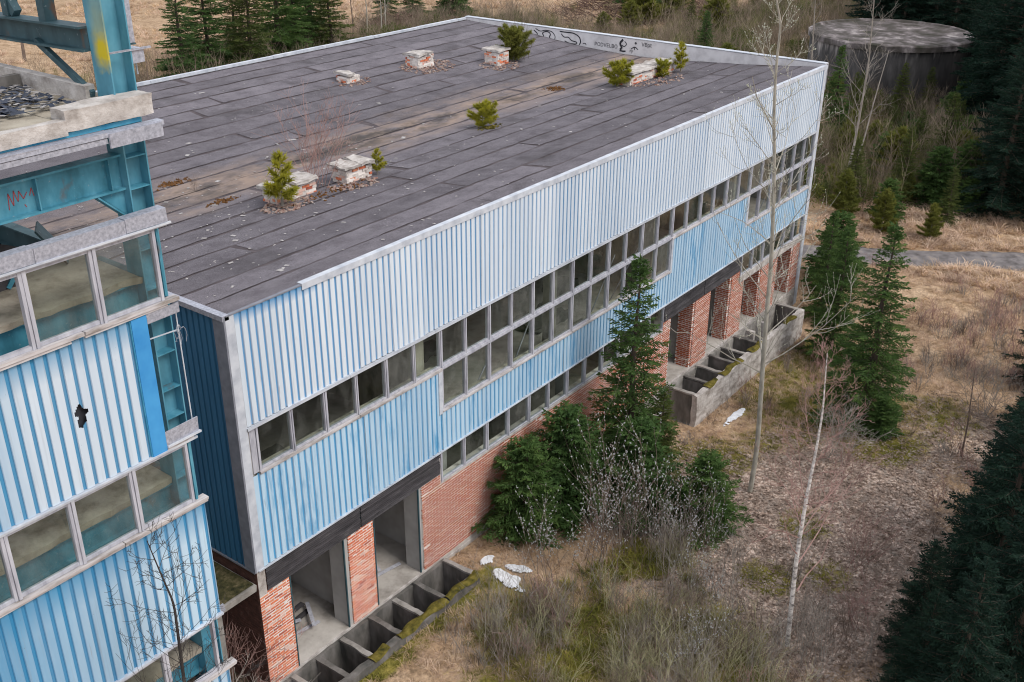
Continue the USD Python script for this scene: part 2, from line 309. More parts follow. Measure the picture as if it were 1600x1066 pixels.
    g.done("ground", c, 1., .1, g.math("add", n2, g.math("multiply", n3, .5)), bump_s=.8, bump_d=.08)
    noisy("gravel", 1.6, [(.3, (.085, .075, .072)), (.48, (.155, .14, .14)), (.6, (.215, .195, .19)), (.75, (.29, .23, .17))], .95, .2, 40, .8, .03, detail=9)
    g = G(); sp = g.node("separate_xyz", vector=g.node("geometry") + ".position")
    c = g.ramp(g.noise(1.3, 7, (1, 1, .3)), [(.3, (.035, .034, .034)), (.55, (.085, .08, .08)), (.75, (.16, .15, .145))])
    drip = g.math("add", sp + ".z", g.math("multiply", g.math("subtract", g.noise(2.6, 6, (1, 1, .05)), .5), 5.5))
    c = g.mix(g.math("multiply", g.rng(drip, 3.9, 4.8), .75), c, (.42, .38, .365))
    g.done("tank_concrete", c, .95, .2, g.noise(12, 6), bump_s=.6, bump_d=.03)
    noisy("tank_top", .75, [(.3, (.035, .036, .025)), (.46, (.075, .066, .06)), (.57, (.15, .13, .13)), (.68, (.36, .325, .315))], .95, .2, 12, .6, .03)
    noisy("tarp_dark", 3., [(.3, (.02, .025, .04)), (.7, (.05, .06, .09))], .5, .4)
build_materials()

# ------------------------------------------------------------------ ground
H = 10.0                                   # roof edge of the hall
HX, HY = 30.65, 18.82                      # hall footprint: x 0..HX, y 0..HY
def smooth(a, b, x):
    t = np.clip((np.asarray(x, float) - a) / (b - a), 0, 1); return t * t * (3 - 2 * t)
def ground_z(x, y):
    x, y = np.broadcast_arrays(np.asarray(x, float), np.asarray(y, float))
    z = 0.12 - 1.02 * smooth(8.5, 18.0, x) * (1 - smooth(29, 35, x)) * smooth(-9, -2.5, y) * (1 - smooth(1, 3, y))
    z = z - .25 * smooth(3, 12, -y) * (x < 36)
    p = np.stack([x, y, np.zeros_like(x)], -1)
    amp = .06 + .22 * smooth(1.5, 6, np.maximum(-y, np.maximum(x - 32, y - 20)))
    z = z + amp * (meshkit.fbm(p * .35, 4, 3) - .5)
    far = smooth(50, 110, np.hypot(x, y)); z = z + far * 1.6 * (meshkit.fbm(p * .05, 4, 8) - .5)
    z = z - .15 * smooth(33, 37, x)
    return z
def blob(x, y, cx, cy, r, s=.6): return 1 - smooth(r * (1 - s), r * (1 + s), np.hypot(x - cx, y - cy))
def zones(x, y):
    p = np.stack([x, y, 0 * x], -1); w = meshkit.fbm(p * .5, 4, 21) - .5
    moss = np.maximum.reduce([1. * blob(x, y, 23.0, -4.0, 2.8), .95 * blob(x, y, 26.5, -3.2, 2.2), .62 * blob(x, y, 5.5, -4.2, 2.6), .5 * blob(x, y, 8.0, -7.2, 2.2), .75 * blob(x, y, 20.5, -7.4, 1.6), .7 * blob(x, y, 17.2, -3.0, 1.6),
                              .55 * blob(x, y, 19.5, -4.2, 2.0), .55 * blob(x, y, 14.6, -7.2, 1.0), .6 * blob(x, y, 11.4, -7.4, .9), .55 * blob(x, y, 12.6, -8.9, .8), .5 * blob(x, y, 23, -8.2, 2.0), .8 * ((y > -1.9) & (y < -1.1) & (x > -1) & (x < 7)), .45 * blob(x, y, 90, 40, 14)])
    litter = np.maximum.reduce([1. * blob(x, y, 14.5, -6.8, 4.6), .95 * blob(x, y, 11.5, -8.0, 3.6), .8 * blob(x, y, 18.0, -7.0, 3.4), .55 * blob(x, y, 22, -10, 3), .6 * blob(x, y, 16, -3.2, 2.4), .5 * blob(x, y, 9, -9.5, 2.2)])
    soil = np.maximum.reduce([.5 * blob(x, y, 40, 12, 9), .45 * blob(x, y, 92, 42, 20), .55 * blob(x, y, 60, 0, 14), .9 * blob(x, y, -3, 0, 4), .35 * blob(x, y, 9, -3, 2), .45 * blob(x, y, 60, 20, 14), .6 * blob(x, y, 100, 10, 25)])
    return {"moss": moss + .5 * w * (moss > .05), "litter": litter + .4 * w * (litter > .05), "soil": soil + .3 * w}
def axis(a, b, step, reach, extra=()):
    fine = np.arange(a, b + 1e-6, step); out = [b]; d = step
    while out[-1] < reach: d *= 1.16; out.append(out[-1] + d)
    low = [a]; d = step
    while low[-1] > -reach: d *= 1.16; low.append(low[-1] - d)
    return np.unique(np.round(np.r_[low, fine, out, extra], 4))
PITS = [(-0.25, 6.28, -1.28, 0.0), (18.75, 28.35, -1.30, 0.0)]
xs = axis(-14, 62, .4, 640, [-.25, 6.28, 18.75, 28.35, .12, HX - .12]); ys = axis(-22, 30, .4, 640, [-1.28, -1.30, 0.0, .12, HY - .12])
X, Y = np.meshgrid(xs, ys); Zg = ground_z(X, Y)
nx = len(xs); jj, ii = np.meshgrid(np.arange(len(ys) - 1), np.arange(nx - 1), indexing="ij")
cx, cy = (xs[:-1] + xs[1:]) / 2, (ys[:-1] + ys[1:]) / 2; CX, CY = np.meshgrid(cx, cy)
keep = ~((CX > .12) & (CX < HX - .12) & (CY > .12) & (CY < HY - .12))
for a, b, c, d in PITS: keep &= ~((CX > a) & (CX < b) & (CY > c) & (CY < d))
q = (jj * nx + ii)[keep]; F = np.stack([q, q + 1, q + nx + 1, q + nx], -1)
gm = obj(W, "ground", (np.stack([X, Y, Zg], -1).reshape(-1, 3), F), "ground", True, kind="structure", label="rough ground of dry grass, moss and leaf litter round the halls")
for k, v in zones(X, Y).items():
    UsdGeom.PrimvarsAPI(gm).CreatePrimvar(k, Sdf.ValueTypeNames.FloatArray, "vertex").Set(Vt.FloatArray.FromNumpy(np.clip(v, 0, 1).astype(np.float32).ravel()))
# gravel road
rd = np.array([.45, -.893]); rn = np.array([.893, .45])
ts = np.arange(-14, 60, .8); vs = []
for t in ts:
    c = np.array([38.1, -2.5]) + rd * t + rn * (.9 * math.sin(t * .09))
    for k in np.linspace(-1, 1, 7):
        wv = 1.25 + .7 * (meshkit.fbm(np.array([t * .6, k > 0, 0.]), 3, 5) - .5)
        p = c + rn * k * wv + rn * .0; vs.append([p[0], p[1], float(ground_z(p[0], p[1])) + .035 - .05 * (abs(k) == 1)])
nf = np.array([[i * 7 + k, i * 7 + k + 1, i * 7 + k + 8, i * 7 + k + 7] for i in range(len(ts) - 1) for k in range(6)])
obj(W, "gravel_road", (np.array(vs), nf), "gravel", True, kind="structure", label="grey gravel track crossing the dry grass beyond the hall")

def rough_box(x0, x1, y0, y1, z0, z1, amp=.03, seed=1, lvl=3):
    t = trimesh.creation.box((x1 - x0, y1 - y0, z1 - z0))
    for _ in range(12):
        e = t.edges_unique_length
        if e.max() < .22: break
        t = t.subdivide_to_size(.22) if hasattr(t, "subdivide_to_size") else t.subdivide()
    v = np.array(t.vertices) + [(x0 + x1) / 2, (y0 + y1) / 2, (z0 + z1) / 2]
    v = v + amp * (np.stack([meshkit.fbm(v * 3.3 + k * 9, 4, seed + k) for k in range(3)], -1) - .5)
    return v, np.array(t.faces)
# ------------------------------------------------------------------ the long hall
hall = thing("factory_hall", "long abandoned hall clad in pale blue corrugated sheet over red brick piers", "factory hall")
PITCH, RID, SLOPE, DEEP = .1875, .118, .014, .030
def sheet_mesh(u0, n, z0, z1, place, bend=0., width=None):
    """n ribs from u0; place(u, d, z) maps along, outward and up to the world"""
    us, ds = [], []
    for k in range(n):
        a = u0 + k * PITCH
        us += [a, a + RID, a + RID + SLOPE, a + PITCH - SLOPE]; ds += [DEEP, DEEP, 0, 0]
    us.append(u0 + n * PITCH); ds.append(DEEP)
    us, ds = np.array(us), np.array(ds)
    if width is not None: us = np.minimum(us, u0 + width)
    zs = np.array([z0, (z0 * 2 + z1) / 3, z1])
    V = np.array([place(u, d + (bend if i == 0 else 0), z) for i, z in enumerate(zs) for u, d in zip(us, ds)]); k = len(us)
    f = np.array([[r * k + i, r * k + i + 1, (r + 1) * k + i + 1, (r + 1) * k + i] for r in range(2) for i in range(k - 1)])
    return V, f
front = lambda py: (lambda u, d, z: (u, py - d, z))
R0 = np.random.default_rng(5)
def clad(parent, x0, x1, z0, z1, mat, py=0., ribs=6, name="cladding_sheet"):
    x = x0
    while x < x1 - .05:
        n = min(ribs, max(1, int(math.ceil((x1 - x) / PITCH - 1e-6))))
        dz = R0.uniform(-.02, .015); off = R0.uniform(0, .009)
        v, f = sheet_mesh(x, n, z0 + dz, z1, front(py - off), R0.uniform(0, .006), min(n * PITCH, x1 - x))
        mm = mat(x) if callable(mat) else mat
        obj(parent, name, (v, f), mm)
        x += n * PITCH
HEAD, SILL1, SILL2, LOW = H - 2.66, H - 3.78, H - 5.0, H - 6.22
clad(hall, .22, 30.4, HEAD + .04, H - .02, lambda x: "sheet_upper_bare_top" if x < 1.9 else "sheet_upper")
B = [.42 + 6 * k for k in range(6)]
DOUBLE = [False, True, True, False, True]
for k in range(5):
    a, b = B[k], B[k + 1]
    top = SILL2 if DOUBLE[k] else SILL1
    clad(hall, .22 if k == 0 else a, b if k < 4 else 30.4, LOW, top - .06, "sheet_lower")
# wall behind the sheets (masonry that the sheets hang on)
mb = MB(); mb.box(.05, 30.6, .06, .30, HEAD + .02, H - .12); mb.obj(hall, "upper_wall", "plaster")
for k in range(5):
    a, b = B[k], B[k + 1]; top = SILL2 if DOUBLE[k] else SILL1
    mb = MB(); mb.box(a if k else .05, b if k < 4 else 30.6, .06, .30, LOW + .02, top - .05); mb.obj(hall, "spandrel_wall", "plaster_stained")
# trims
mb = MB(); mb.box(.0, .215, -.040, -.002, LOW - .03, H + .005); mb.obj(hall, "corner_trim", "trim_white")
mb = MB(); mb.box(-.045, -.002, -.045, .30, LOW - .03, H - .02); mb.obj(hall, "corner_trim", "trim_grey")
mb = MB(); mb.box(30.4, 30.69, -.055, .0, -.5, H - .01); mb.obj(hall, "corner_trim", "trim_white")
x = 2.02
while x < 30.6:
    L = min(3.02, 30.72 - x); dz = R0.uniform(-.008, .012); s0, s1 = R0.uniform(-.006, .006, 2)
    mb = MB(); mb.box(x, x + L + .02, -.058 + s0 * .5, -.045, H - .115 + dz, H + .03 + dz); mb.box(x, x + L + .02, -.045, .09, H + .014 + dz, H + .03 + dz)
    mb.obj(hall, "eave_flashing", "trim_white"); x += L
mb = MB(); mb.box(.02, 2.02, -.05, .03, H - .015, H + .012); mb.obj(hall, "eave_flashing", "trim_grey")
x = .2
while x < 30.4:
    L = min(3., 30.5 - x)
    mb = MB(); mb.box(x, x + L - .01, -.075, .05, HEAD - .005, HEAD + .03); mb.box(x, x + L - .01, -.078, -.07, HEAD - .035, HEAD + .03); mb.obj(hall, "head_flashing", "trim_white")
    mb = MB(); mb.box(x - .15, x + L - .16, -.07, .02, LOW - .035, LOW - .005); mb.obj(hall, "drip_flashing", "trim_white"); x += L
# windows: wooden frames with one pane each
def window(parent, x0, x1, z0, z1, y=.03, wide=False, tilt=0., nopane=False):
    w = xform(parent, "window"); fw = .045
    mb = MB(); d0, d1 = y - .05, y + .06
    wl = .055 if wide else .035
    mb.box(x0 + .003, x0 + wl, d0 - .02, d1, z0, z1); mb.box(x1 - .035, x1 - .003, d0, d1, z0, z1)
    mb.box(x0 + .035, x1 - .035, d0 + .006, d1 - .004, z0 + .003, z0 + fw); mb.box(x0 + .035, x1 - .035, d0 + .006, d1 - .004, z1 - fw, z1 - .003)
    mb.obj(w, "frame", "window_wood")
    kind_ = R0.choice(4, p=[.45, .27, .20, .08])
    if kind_ < 3:
        mb = MB(); mb.box(x0 + .03, x1 - .03, y - .003 + tilt, y + .003, z0 + .04, z1 - .04); mb.obj(w, "pane", ("glass", "glass_clear", "glass_dusty")[kind_])
    else:   # a broken pane: jagged shards left in the frame
        n = 9; a, b, c, d = x0 + .03, x1 - .03, z0 + .04, z1 - .04; t = np.linspace(0, 1, n); top = R0.uniform(.04, .42, n); sl = R0.uniform(-.3, .3)
        V = [(a + (b - a) * q, y, c) for q in t] + [(a + (b - a) * q, y, c + (d - c) * max(.03, h_ + sl * (q - .5))) for q, h_ in zip(t, top)]
        obj(w, "broken_pane", (np.array(V), np.array([[i, i + 1, n + i + 1, n + i] for i in range(n - 1)])), "glass", label="broken pane with jagged lower shards")
for k in range(5):
    a = B[k]
    for i in range(6):
        window(hall, a + i, a + i + 1, SILL1 + (.03 if DOUBLE[k] else 0), HEAD - .01, wide=i % 2 == 0, tilt=R0.uniform(-.004, .004))
        if DOUBLE[k]: window(hall, a + i, a + i + 1, SILL2, SILL1 - .05, wide=i % 2 == 0, tilt=R0.uniform(-.004, .004))
    s = SILL2 if DOUBLE[k] else SILL1
    for j in range(2):
        mb = MB(); xa, xb = a + j * 3 + (.02 if j else -.02), a + j * 3 + 3
        mb.box(xa, xb, -.085, .05, s - .045, s - .003); mb.box(xa, xb, -.06, -.03, s - .085, s - .046, .004, R0); mb.obj(hall, "window_sill", "sill_wood")
    if DOUBLE[k]:
        mb = MB(); mb.box(a, a + 6, -.055, .07, SILL1 - .047, SILL1 + .027); mb.obj(hall, "window_transom", "window_wood")
for x in (B[1] - .14, B[4] - .14): mb = MB(); mb.box(x, x + .13, -.06, -.005, SILL2 - .1, SILL1 - .09); mb.obj(hall, "window_trim", "trim_white")
mb = MB(); mb.box(B[3] + .0, B[3] + .12, -.06, -.005, SILL2 - .1, SILL1 - .09); mb.obj(hall, "window_trim", "trim_white")
mb = MB(); mb.box(.26, .41, -.02, .05, SILL1 - .02, HEAD - .01); mb.obj(hall, "window_trim", "window_wood")
# ground-floor openings, piers, brick
FL = H - 9.65                         # threshold level
BT = H - 6.93                         # underside of the slatted band
BR, BRW, BRG = .0775, .25, .018
def brick_boxes(x0, x1, z0, z1, y=0., rng=R0, out=.003, depth=.10):
    """brick by brick in running bond, clipped to the rectangle"""
    r = 0; z = z0
    while z < z1 - .02:
        h = min(BR - BRG, z1 - z); x = x0 - (r % 2) * (BRW + BRG) / 2; wide = rng.random() < .35
        while x < x1:
            a, b = max(x, x0), min(x + BRW, x1)
            if b - a > .04:
                o = out + rng.uniform(-.001, .005); up = rng.uniform(0, .006) + (rng.uniform(.006, .018) if wide and rng.random() < .8 else 0)
                yield a + rng.uniform(0, .006), b - rng.uniform(0, .006), y - o, y + depth, z + up, z + h - rng.uniform(0, .004)
            x += BRW + BRG
        z += BR; r += 1
def brick_pier(x0, x1, z1, single, z0=FL - .05, depth=.35, label=None):
    p = xform(hall, "brick_pier")
    mb = MB(); mb.box(x0 + .004, x1 - .004, .0, depth, z0, z1); mb.obj(p, "mortar", "mortar")
    if single:
        for bb in brick_boxes(x0, x1, z0, z1):
            m = MB(); m.box(*bb, jit=.004, rng=R0); m.obj(p, "brick", f"brick_{R0.choice(5, p=[.32, .30, .24, .10, .04])}")
    else:
        m = MB()
        for bb in brick_boxes(x0, x1, z0, z1): m.box(*bb, jit=.004, rng=R0)
        m.obj(p, "brickwork", "brickwork", kind="stuff")
brick_pier(.02, .90, BT, True); brick_pier(2.80, 3.68, BT, True)
brick_pier(18.3, 18.86, BT, False); brick_pier(20.72, 21.92, BT, False)
brick_pier(23.7, 24.84, H - 7.46, False); brick_pier(23.7, 24.34, BT, False, z0=H - 7.455)
brick_pier(26.45, 28.05, H - 7.46, False); brick_pier(29.68, 30.4, H - 7.46, False)
# side faces of the piers inside the openings (jambs)
for x0, x1, mt, dep in ((2.66, 2.795, "plaster", .55), (5.40, 5.515, "plaster", .55)):
    mb = MB(); mb.box(x0, x1, .03, dep, FL, BT + .02); mb.obj(hall, "door_jamb", mt)
for x0, x1, z1 in ((20.60, 20.715, BT), (23.58, 23.695, BT), (26.33, 26.445, H - 7.46), (29.56, 29.675, H - 7.46)):
    j = xform(hall, "door_jamb"); m = MB()
    for a, b, c, d, e, f in brick_boxes(.03, .60, FL, z1): m.box(x0 - .0 - (-c), x1, a, b, e, f)
    m.obj(j, "brickwork", "brickwork", kind="stuff")
    mb = MB(); mb.box(x0 + .004, x1 - .003, .034, .60, FL, z1); mb.obj(j, "mortar", "mortar")
for xx in (.905, 2.63, 3.69, 5.37): mb = MB(); mb.box(xx, xx + .03, -.012, .03, FL, BT); mb.obj(hall, "door_frame", "steel_dark")
# the big brick wall under the strip of ground-floor windows
bw = xform(hall, "brick_wall")
mb = MB(); mb.box(5.522, 18.296, .0, .35, FL - .12, H - 7.26); mb.obj(bw, "mortar", "mortar")
m = MB()
for bb in brick_boxes(5.52, 18.29, FL - .1, H - 7.27): m.box(*bb, jit=.004, rng=R0)
m.obj(bw, "brickwork", "brickwork", kind="stuff")
mb = MB(); mb.box(5.52, 6.30, .0, .35, H - 7.26, LOW - .04); mb.obj(bw, "mortar", "mortar")
m = MB()
for bb in brick_boxes(5.52, 6.28, H - 7.25, BT): m.box(*bb, jit=.004, rng=R0)
m.obj(bw, "brickwork", "brickwork", kind="stuff")
mb = MB(); mb.box(5.5, 18.3, -.05, .04, -1.3, FL - .12); mb.obj(hall, "plinth", "concrete_pale")
for i in range(12):
    window(hall, 6.32 + i, 7.32 + i, H - 7.20, LOW - .04, y=.05, wide=i % 2 == 0)
mb = MB(); mb.box(6.30, 18.3, -.02, .10, H - 7.262, H - 7.203); mb.obj(hall, "window_sill", "concrete_pale")
for i in range(6): window(hall, 24.40 + i, 25.40 + i, H - 7.18, LOW - .04, y=.05, wide=i % 2 == 0)
mb = MB(); mb.box(24.36, 30.4, -.035, .12, H - 7.455, H - 7.185); mb.obj(hall, "lintel", "concrete_pale")
# slatted band of weathered boards over the openings
for x0, x1 in ((.25, 3.25), (3.27, 6.27), (18.32, 21.3), (21.32, 24.3)):
    mb = MB(); mb.box(x0 + .01, x1 - .01, .02, .12, BT - .02, LOW - .04); mb.obj(hall, "board_backing", "steel_dark")
    z = LOW - .06
    while z > BT:
        if R0.random() > .05:
            d = R0.uniform(-.012, .012); m = MB(); m.bar((x0 + R0.uniform(0, .02), -.012, z + d * .4), (x1 - R0.uniform(0, .02), -.012, z - d * .4), .030, .042); m.obj(hall, "slat", "slat_wood")
        z -= .056
mb = MB(); mb.box(.02, .24, -.01, .2, BT - .05, LOW - .04); mb.obj(hall, "concrete_post", "concrete_pale")
# floors, ceilings, partitions, columns inside
mb = MB(); mb.box(.06, 30.5, .02, 8, FL - .3, FL); mb.obj(hall, "ground_floor_slab", "screed")
mb = MB(); mb.box(.06, 30.5, -.03, .018, FL - .9, FL - .012); mb.obj(hall, "threshold", "concrete_pale")
mb = MB(); mb.box(.06, 30.5, .13, 8, H - 6.30, H - 6.02); mb.obj(hall, "upper_floor_slab", "screed")
mb = MB(); mb.box(.3, 30.4, .31, 9, H - 1.15, H - .95); mb.obj(hall, "ceiling", "plaster")
mb = MB(); mb.box(.06, 30.5, 6.0, 6.15, H - 6.02, H - 1.16); mb.obj(hall, "corridor_wall", "plaster_stained")
mb = MB(); mb.box(.06, 30.5, 5.0, 5.15, FL, H - 6.31); mb.obj(hall, "corridor_wall", "plaster")
for x in (3.0, 6.0, 18.9, 21.0, 24.0, 26.9): mb = MB(); mb.box(x, x + .12, .62 if x > 7 else .552, 5.0, FL, H - 6.31); mb.obj(hall, "partition_wall", "plaster")
for x in (6.55, 18.5, 24.5): mb = MB(); mb.box(x, x + .12, .9, 6.0, H - 6.02, H - 1.16); mb.obj(hall, "partition_wall", "plaster_stained")
for k in range(1, 5): mb = MB(); mb.box(B[k] - .42, B[k] - .12, .45, .75, H - 6.02, H - 1.16); mb.obj(hall, "inner_column", "plaster_stained")
for k in range(7, 18, 6): mb = MB(); mb.box(k - .15, k + .15, .5, .8, FL, H - 6.31); mb.obj(hall, "inner_column", "plaster")
mb = MB(); mb.box(6.2, 18.2, .36, .75, H - 7.9, H - 7.75); mb.obj(hall, "wall_ledge", "concrete")
for i, (x0, z0, x1, z1) in enumerate([(10.2, -5.95, 10.9, -3.9), (14.9, -5.95, 15.5, -3.6), (16.7, -5.95, 17.2, -3.4), (8.3, -5.95, 9.0, -4.6), (27.5, -5.95, 28.0, -3.6)]):
    mb = MB(); mb.bar((x0, .7 + .3 * (i % 3), H + z0), (x1, .32 + .1 * (i % 2), H + z1), .03, .03); mb.obj(hall, "leaning_pole", "window_wood")
for i, (x0, w_, y0) in enumerate([(7.2, 1.6, 2.2), (9.6, .9, 3.4), (13.2, 1.8, 1.8), (16.2, 1.2, 3.0), (19.5, 1.4, 2.0), (25.6, 1.5, 2.4), (2.2, 1.2, 2.4)]):
    obj(hall, "floor_rubble", rough_box(x0, x0 + w_, y0, y0 + w_ * .6, H - 6.02, H - 5.75, .35, 60 + i), "dark_inside", 40)
for i, x in enumerate((7.6, 11.2, 13.9, 17.3, 20.3, 26.4)): mb = MB(); mb.box(x, x + .95, 5.96, 5.995, H - 6.02, H - 3.95); mb.obj(hall, "inner_doorway", "spray_and_shade_black")  # flat black panels, the dark of doorways put into colour
# end wall: blue sheets over brick
y = .26
while y < HY - .1:
    n = 6; v, f = sheet_mesh(y, n, LOW, H - .05, lambda u, d, z: (-d * .8, u, z)); obj(hall, "end_wall_sheet", (v, f[:, ::-1]), "end_sheet"); y += n * PITCH
mb = MB(); mb.box(.03, .28, .0, HY, LOW - .02, H - .12); mb.obj(hall, "end_wall", "plaster")
mb = MB(); mb.box(30.45, 30.6, .3, HY, -1.0, H - .7); mb.obj(hall, "end_wall", "plaster")
mb = MB(); mb.box(.1, 30.6, HY - .3, HY, -1.0, H - .12); mb.obj(hall, "rear_wall", "plaster")
mb = MB(); mb.box(-.065, .10, -.04, HY, H - .09, H + .02); mb.obj(hall, "verge_flashing", "galvanised")
mb = MB(); mb.box(-.05, .02, -.02, HY, LOW - .05, LOW - .006); mb.obj(hall, "drip_flashing", "trim_grey")
ew = xform(hall, "end_brick_wall")
mb = MB(); mb.box(.012, .35, .002, HY, -.4, LOW - .045); mb.obj(ew, "mortar", "brick_shade_tone")
m = MB()
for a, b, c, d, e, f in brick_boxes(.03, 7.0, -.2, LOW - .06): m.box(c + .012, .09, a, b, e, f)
m.obj(ew, "brickwork", "brick_shade_tone", kind="stuff")  # shaded brick tone, dark by colour as well as by position
# roof: bitumen deck with a shallow valley, felt strips lapped along it
DY = np.array([0, 1.35, 3.84, 5.7, 7.5, 9.45, 10.94, 12.1, 14, 16.3, 18.3, 19]); DZ = np.array([-.05, -.17, -.4, -.52, -.64, -.66, -.6, -.53, -.35, -.16, -.08, -.06])
deck = lambda y: H + np.interp(y, DY, DZ)
yy = np.linspace(.05, HY - .02, 40); V = np.array([(x, y, deck(y)) for y in yy for x in (.03, 30.58)])
roof = xform(hall, "roof")
obj(roof, "bitumen_deck", (V, np.array([[2 * i, 2 * i + 1, 2 * i + 3, 2 * i + 2] for i in range(39)])), "bitumen")
RF = np.random.default_rng(11)
y = .06; row = 0
while y < HY - .15:
    wy = RF.uniform(.88, .97); wy = min(wy, HY - .05 - y); x = .06 - RF.uniform(0, 9)
    while x < 30.5:
        L = RF.uniform(9.5, 16); a, b = max(x, .05), min(x + L - RF.uniform(.04, .22), 30.55)
        if b - a > .5:
            nx_ = max(4, int((b - a) / .11)); px = np.linspace(a, b, nx_); seed = int(RF.integers(1e6))
            g0, g1 = RF.uniform(.025, .05), RF.uniform(.035, .075)
            nz = lambda s: (meshkit.fbm(np.stack([px * 2.6, np.full(nx_, s), px * 0], -1), 5, seed) - .5)
            e0 = y + g0 + .12 * nz(.3); e1 = y + wy - g1 + .14 * nz(7.7); lift = .006 + .008 * RF.random(); slope = .07 * (RF.random() - .5)
            V = []
            for i in range(nx_):
                for t in (0, .33, .66, 1):
                    yq = e0[i] * (1 - t) + e1[i] * t
                    V.append((px[i] + (slope if i in (0, nx_ - 1) else 0) * t * 3, yq, deck(yq) + lift + .006 * math.sin(px[i] * 1.3 + seed) * (t in (0, 1))))
            f = np.array([[i * 4 + t, (i + 1) * 4 + t, (i + 1) * 4 + t + 1, i * 4 + t + 1] for i in range(nx_ - 1) for t in range(3)])
            obj(roof, "felt_strip", (np.array(V), f), f"felt_{RF.choice(4, p=[.25, .3, .28, .17])}")
        x += L
    y += wy; row += 1
# upstand at the far end with painted scrawl, kerb flashing along the rear eave
fp = xform(hall, "far_parapet")
ya = np.linspace(-.03, HY, 60); wob = .012 * np.sin(ya * 1.7)
V, F = [], []
for i, y in enumerate(ya):
    V += [(30.6, y, deck(max(y, 0)) - .1), (30.6, y, H + .06 + wob[i] * .5), (30.86, y, H + .075 + wob[i] * .5), (30.86, y, H - 1.0)]
for i in range(59): F += [[4 * i + k + 4, 4 * i + k + 5, 4 * i + k + 1, 4 * i + k] for k in range(3)]
obj(fp, "upstand", (np.array(V), np.array(F)), "parapet_paint")
for i in range(6):
    mb = MB(); a = .0 + i * 3.14; mb.box(30.585, 30.875, a, a + 3.13, H + .08, H + .10 + .004 * (i % 2)); mb.obj(fp, "coping", "trim_white")
def scrawl(pts, w=.045, mat="spray_and_shade_black"):
    """a sprayed line on the inner face: points (y, height above deck line H-1)"""
    pts = np.array(pts, float); t = np.linspace(0, len(pts) - 1, len(pts) * 5)
    pts = np.stack([np.interp(t, range(len(pts)), pts[:, k]) for k in (0, 1)], 1)
    k = np.ones(5) / 5; sm = np.stack([np.convolve(np.pad(pts[:, c], 2, "edge"), k, "valid") for c in (0, 1)], 1)
    m = MB()
    for a, b in zip(sm[:-1], sm[1:]): m.bar((30.596, a[0], a[1]), (30.596, b[0], b[1]), w, .006, (1, 0, 0))
    return m.obj(fp, "graffiti", mat)
scrawl([(14.6, 9.90), (14.3, 9.72), (14.5, 9.60), (14.15, 9.52), (13.95, 9.66), (14.1, 9.80), (13.8, 9.92), (13.55, 9.8), (13.7, 9.62), (13.4, 9.55)], .05)
scrawl([(14.5, 9.98), (14.2, 9.85), (13.9, 9.95), (13.5, 9.93), (13.3, 9.72), (13.35, 9.56)], .04)
scrawl([(13.1, 9.98), (12.7, 9.97), (12.3, 9.99), (11.95, 9.86), (11.85, 9.62), (11.95, 9.47)], .055)
scrawl([(13.0, 9.90), (12.8, 9.72), (12.55, 9.78), (12.4, 9.62), (12.1, 9.60), (12.05, 9.50), (12.5, 9.48), (12.8, 9.58)], .045)
scrawl([(11.75, 9.56), (11.6, 9.60), (11.55, 9.50)], .03)
def wall_text(txt, y, z, h):
    t = meshkit.text_mesh(txt, h, .006); v = np.array(t.vertices)
    obj(fp, "graffiti", (np.stack([30.600 - v[:, 2] - .001, y - v[:, 0], z + v[:, 1]], 1), np.array(t.faces)), "spray_and_shade_black")
wall_text("PODVELBO", 11.1, 9.55, .17)
wall_text("VBpt", 8.6, 9.80, .17); wall_text("ry", 9.2, 9.47, .14)
scrawl([(9.55, 10.0), (9.75, 9.8), (9.6, 9.62), (9.72, 9.52)], .10); scrawl([(9.5, 9.93), (9.35, 9.8), (9.5, 9.66), (9.62, 9.74)], .035)
scrawl([(8.95, 9.92), (8.9, 9.84), (8.85, 9.92), (8.95, 9.92)], .04); scrawl([(9.15, 9.6), (8.95, 9.74), (8.75, 9.62)], .04); scrawl([(8.95, 9.74), (8.95, 9.58)], .035); scrawl([(9.75, 9.49), (9.55, 9.46), (9.4, 9.49)], .07)
x = -.05
while x < 30.7:
    L = min(3.0, 30.75 - x); mb = MB(); dz = R0.uniform(-.01, .015)
    mb.box(x, x + L - .015, HY - .09, HY + .06, deck(HY) + .02, H + .06 + dz); mb.obj(hall, "rear_eave_flashing", "trim_white"); x += L
# low canopy slab beside the near corner
cn = thing("canopy_slab", "mossy concrete canopy slab on a post between the hall corner and stair tower", "canopy")
mb = MB(); mb.box(-3.0, -.03, .0, 2.6, H - 6.76, H - 6.60, .01, R0); mb.obj(cn, "slab", "concrete")
V = np.array([(x, y, H - 6.585 + .05 * meshkit.fbm(np.array([x * 4, y * 4, 0.]), 3, 2)) for y in np.linspace(.04, 2.5, 24) for x in np.linspace(-2.9, -.06, 28)])
obj(cn, "moss_cover", (V, np.array([[j * 28 + i, j * 28 + i + 1, j * 28 + i + 29, j * 28 + i + 28] for j in range(23) for i in range(27)])), "moss_dark", True)
mb = MB(); mb.box(-1.26, -1.0, .03, .30, -.3, H - 6.765); mb.obj(cn, "post", "concrete")
mb = MB(); mb.bar((-1.45, -.03, H - 6.62), (-.95, -.03, H - 6.56), .05, .18); mb.obj(cn, "metal_scrap", "galvanised")

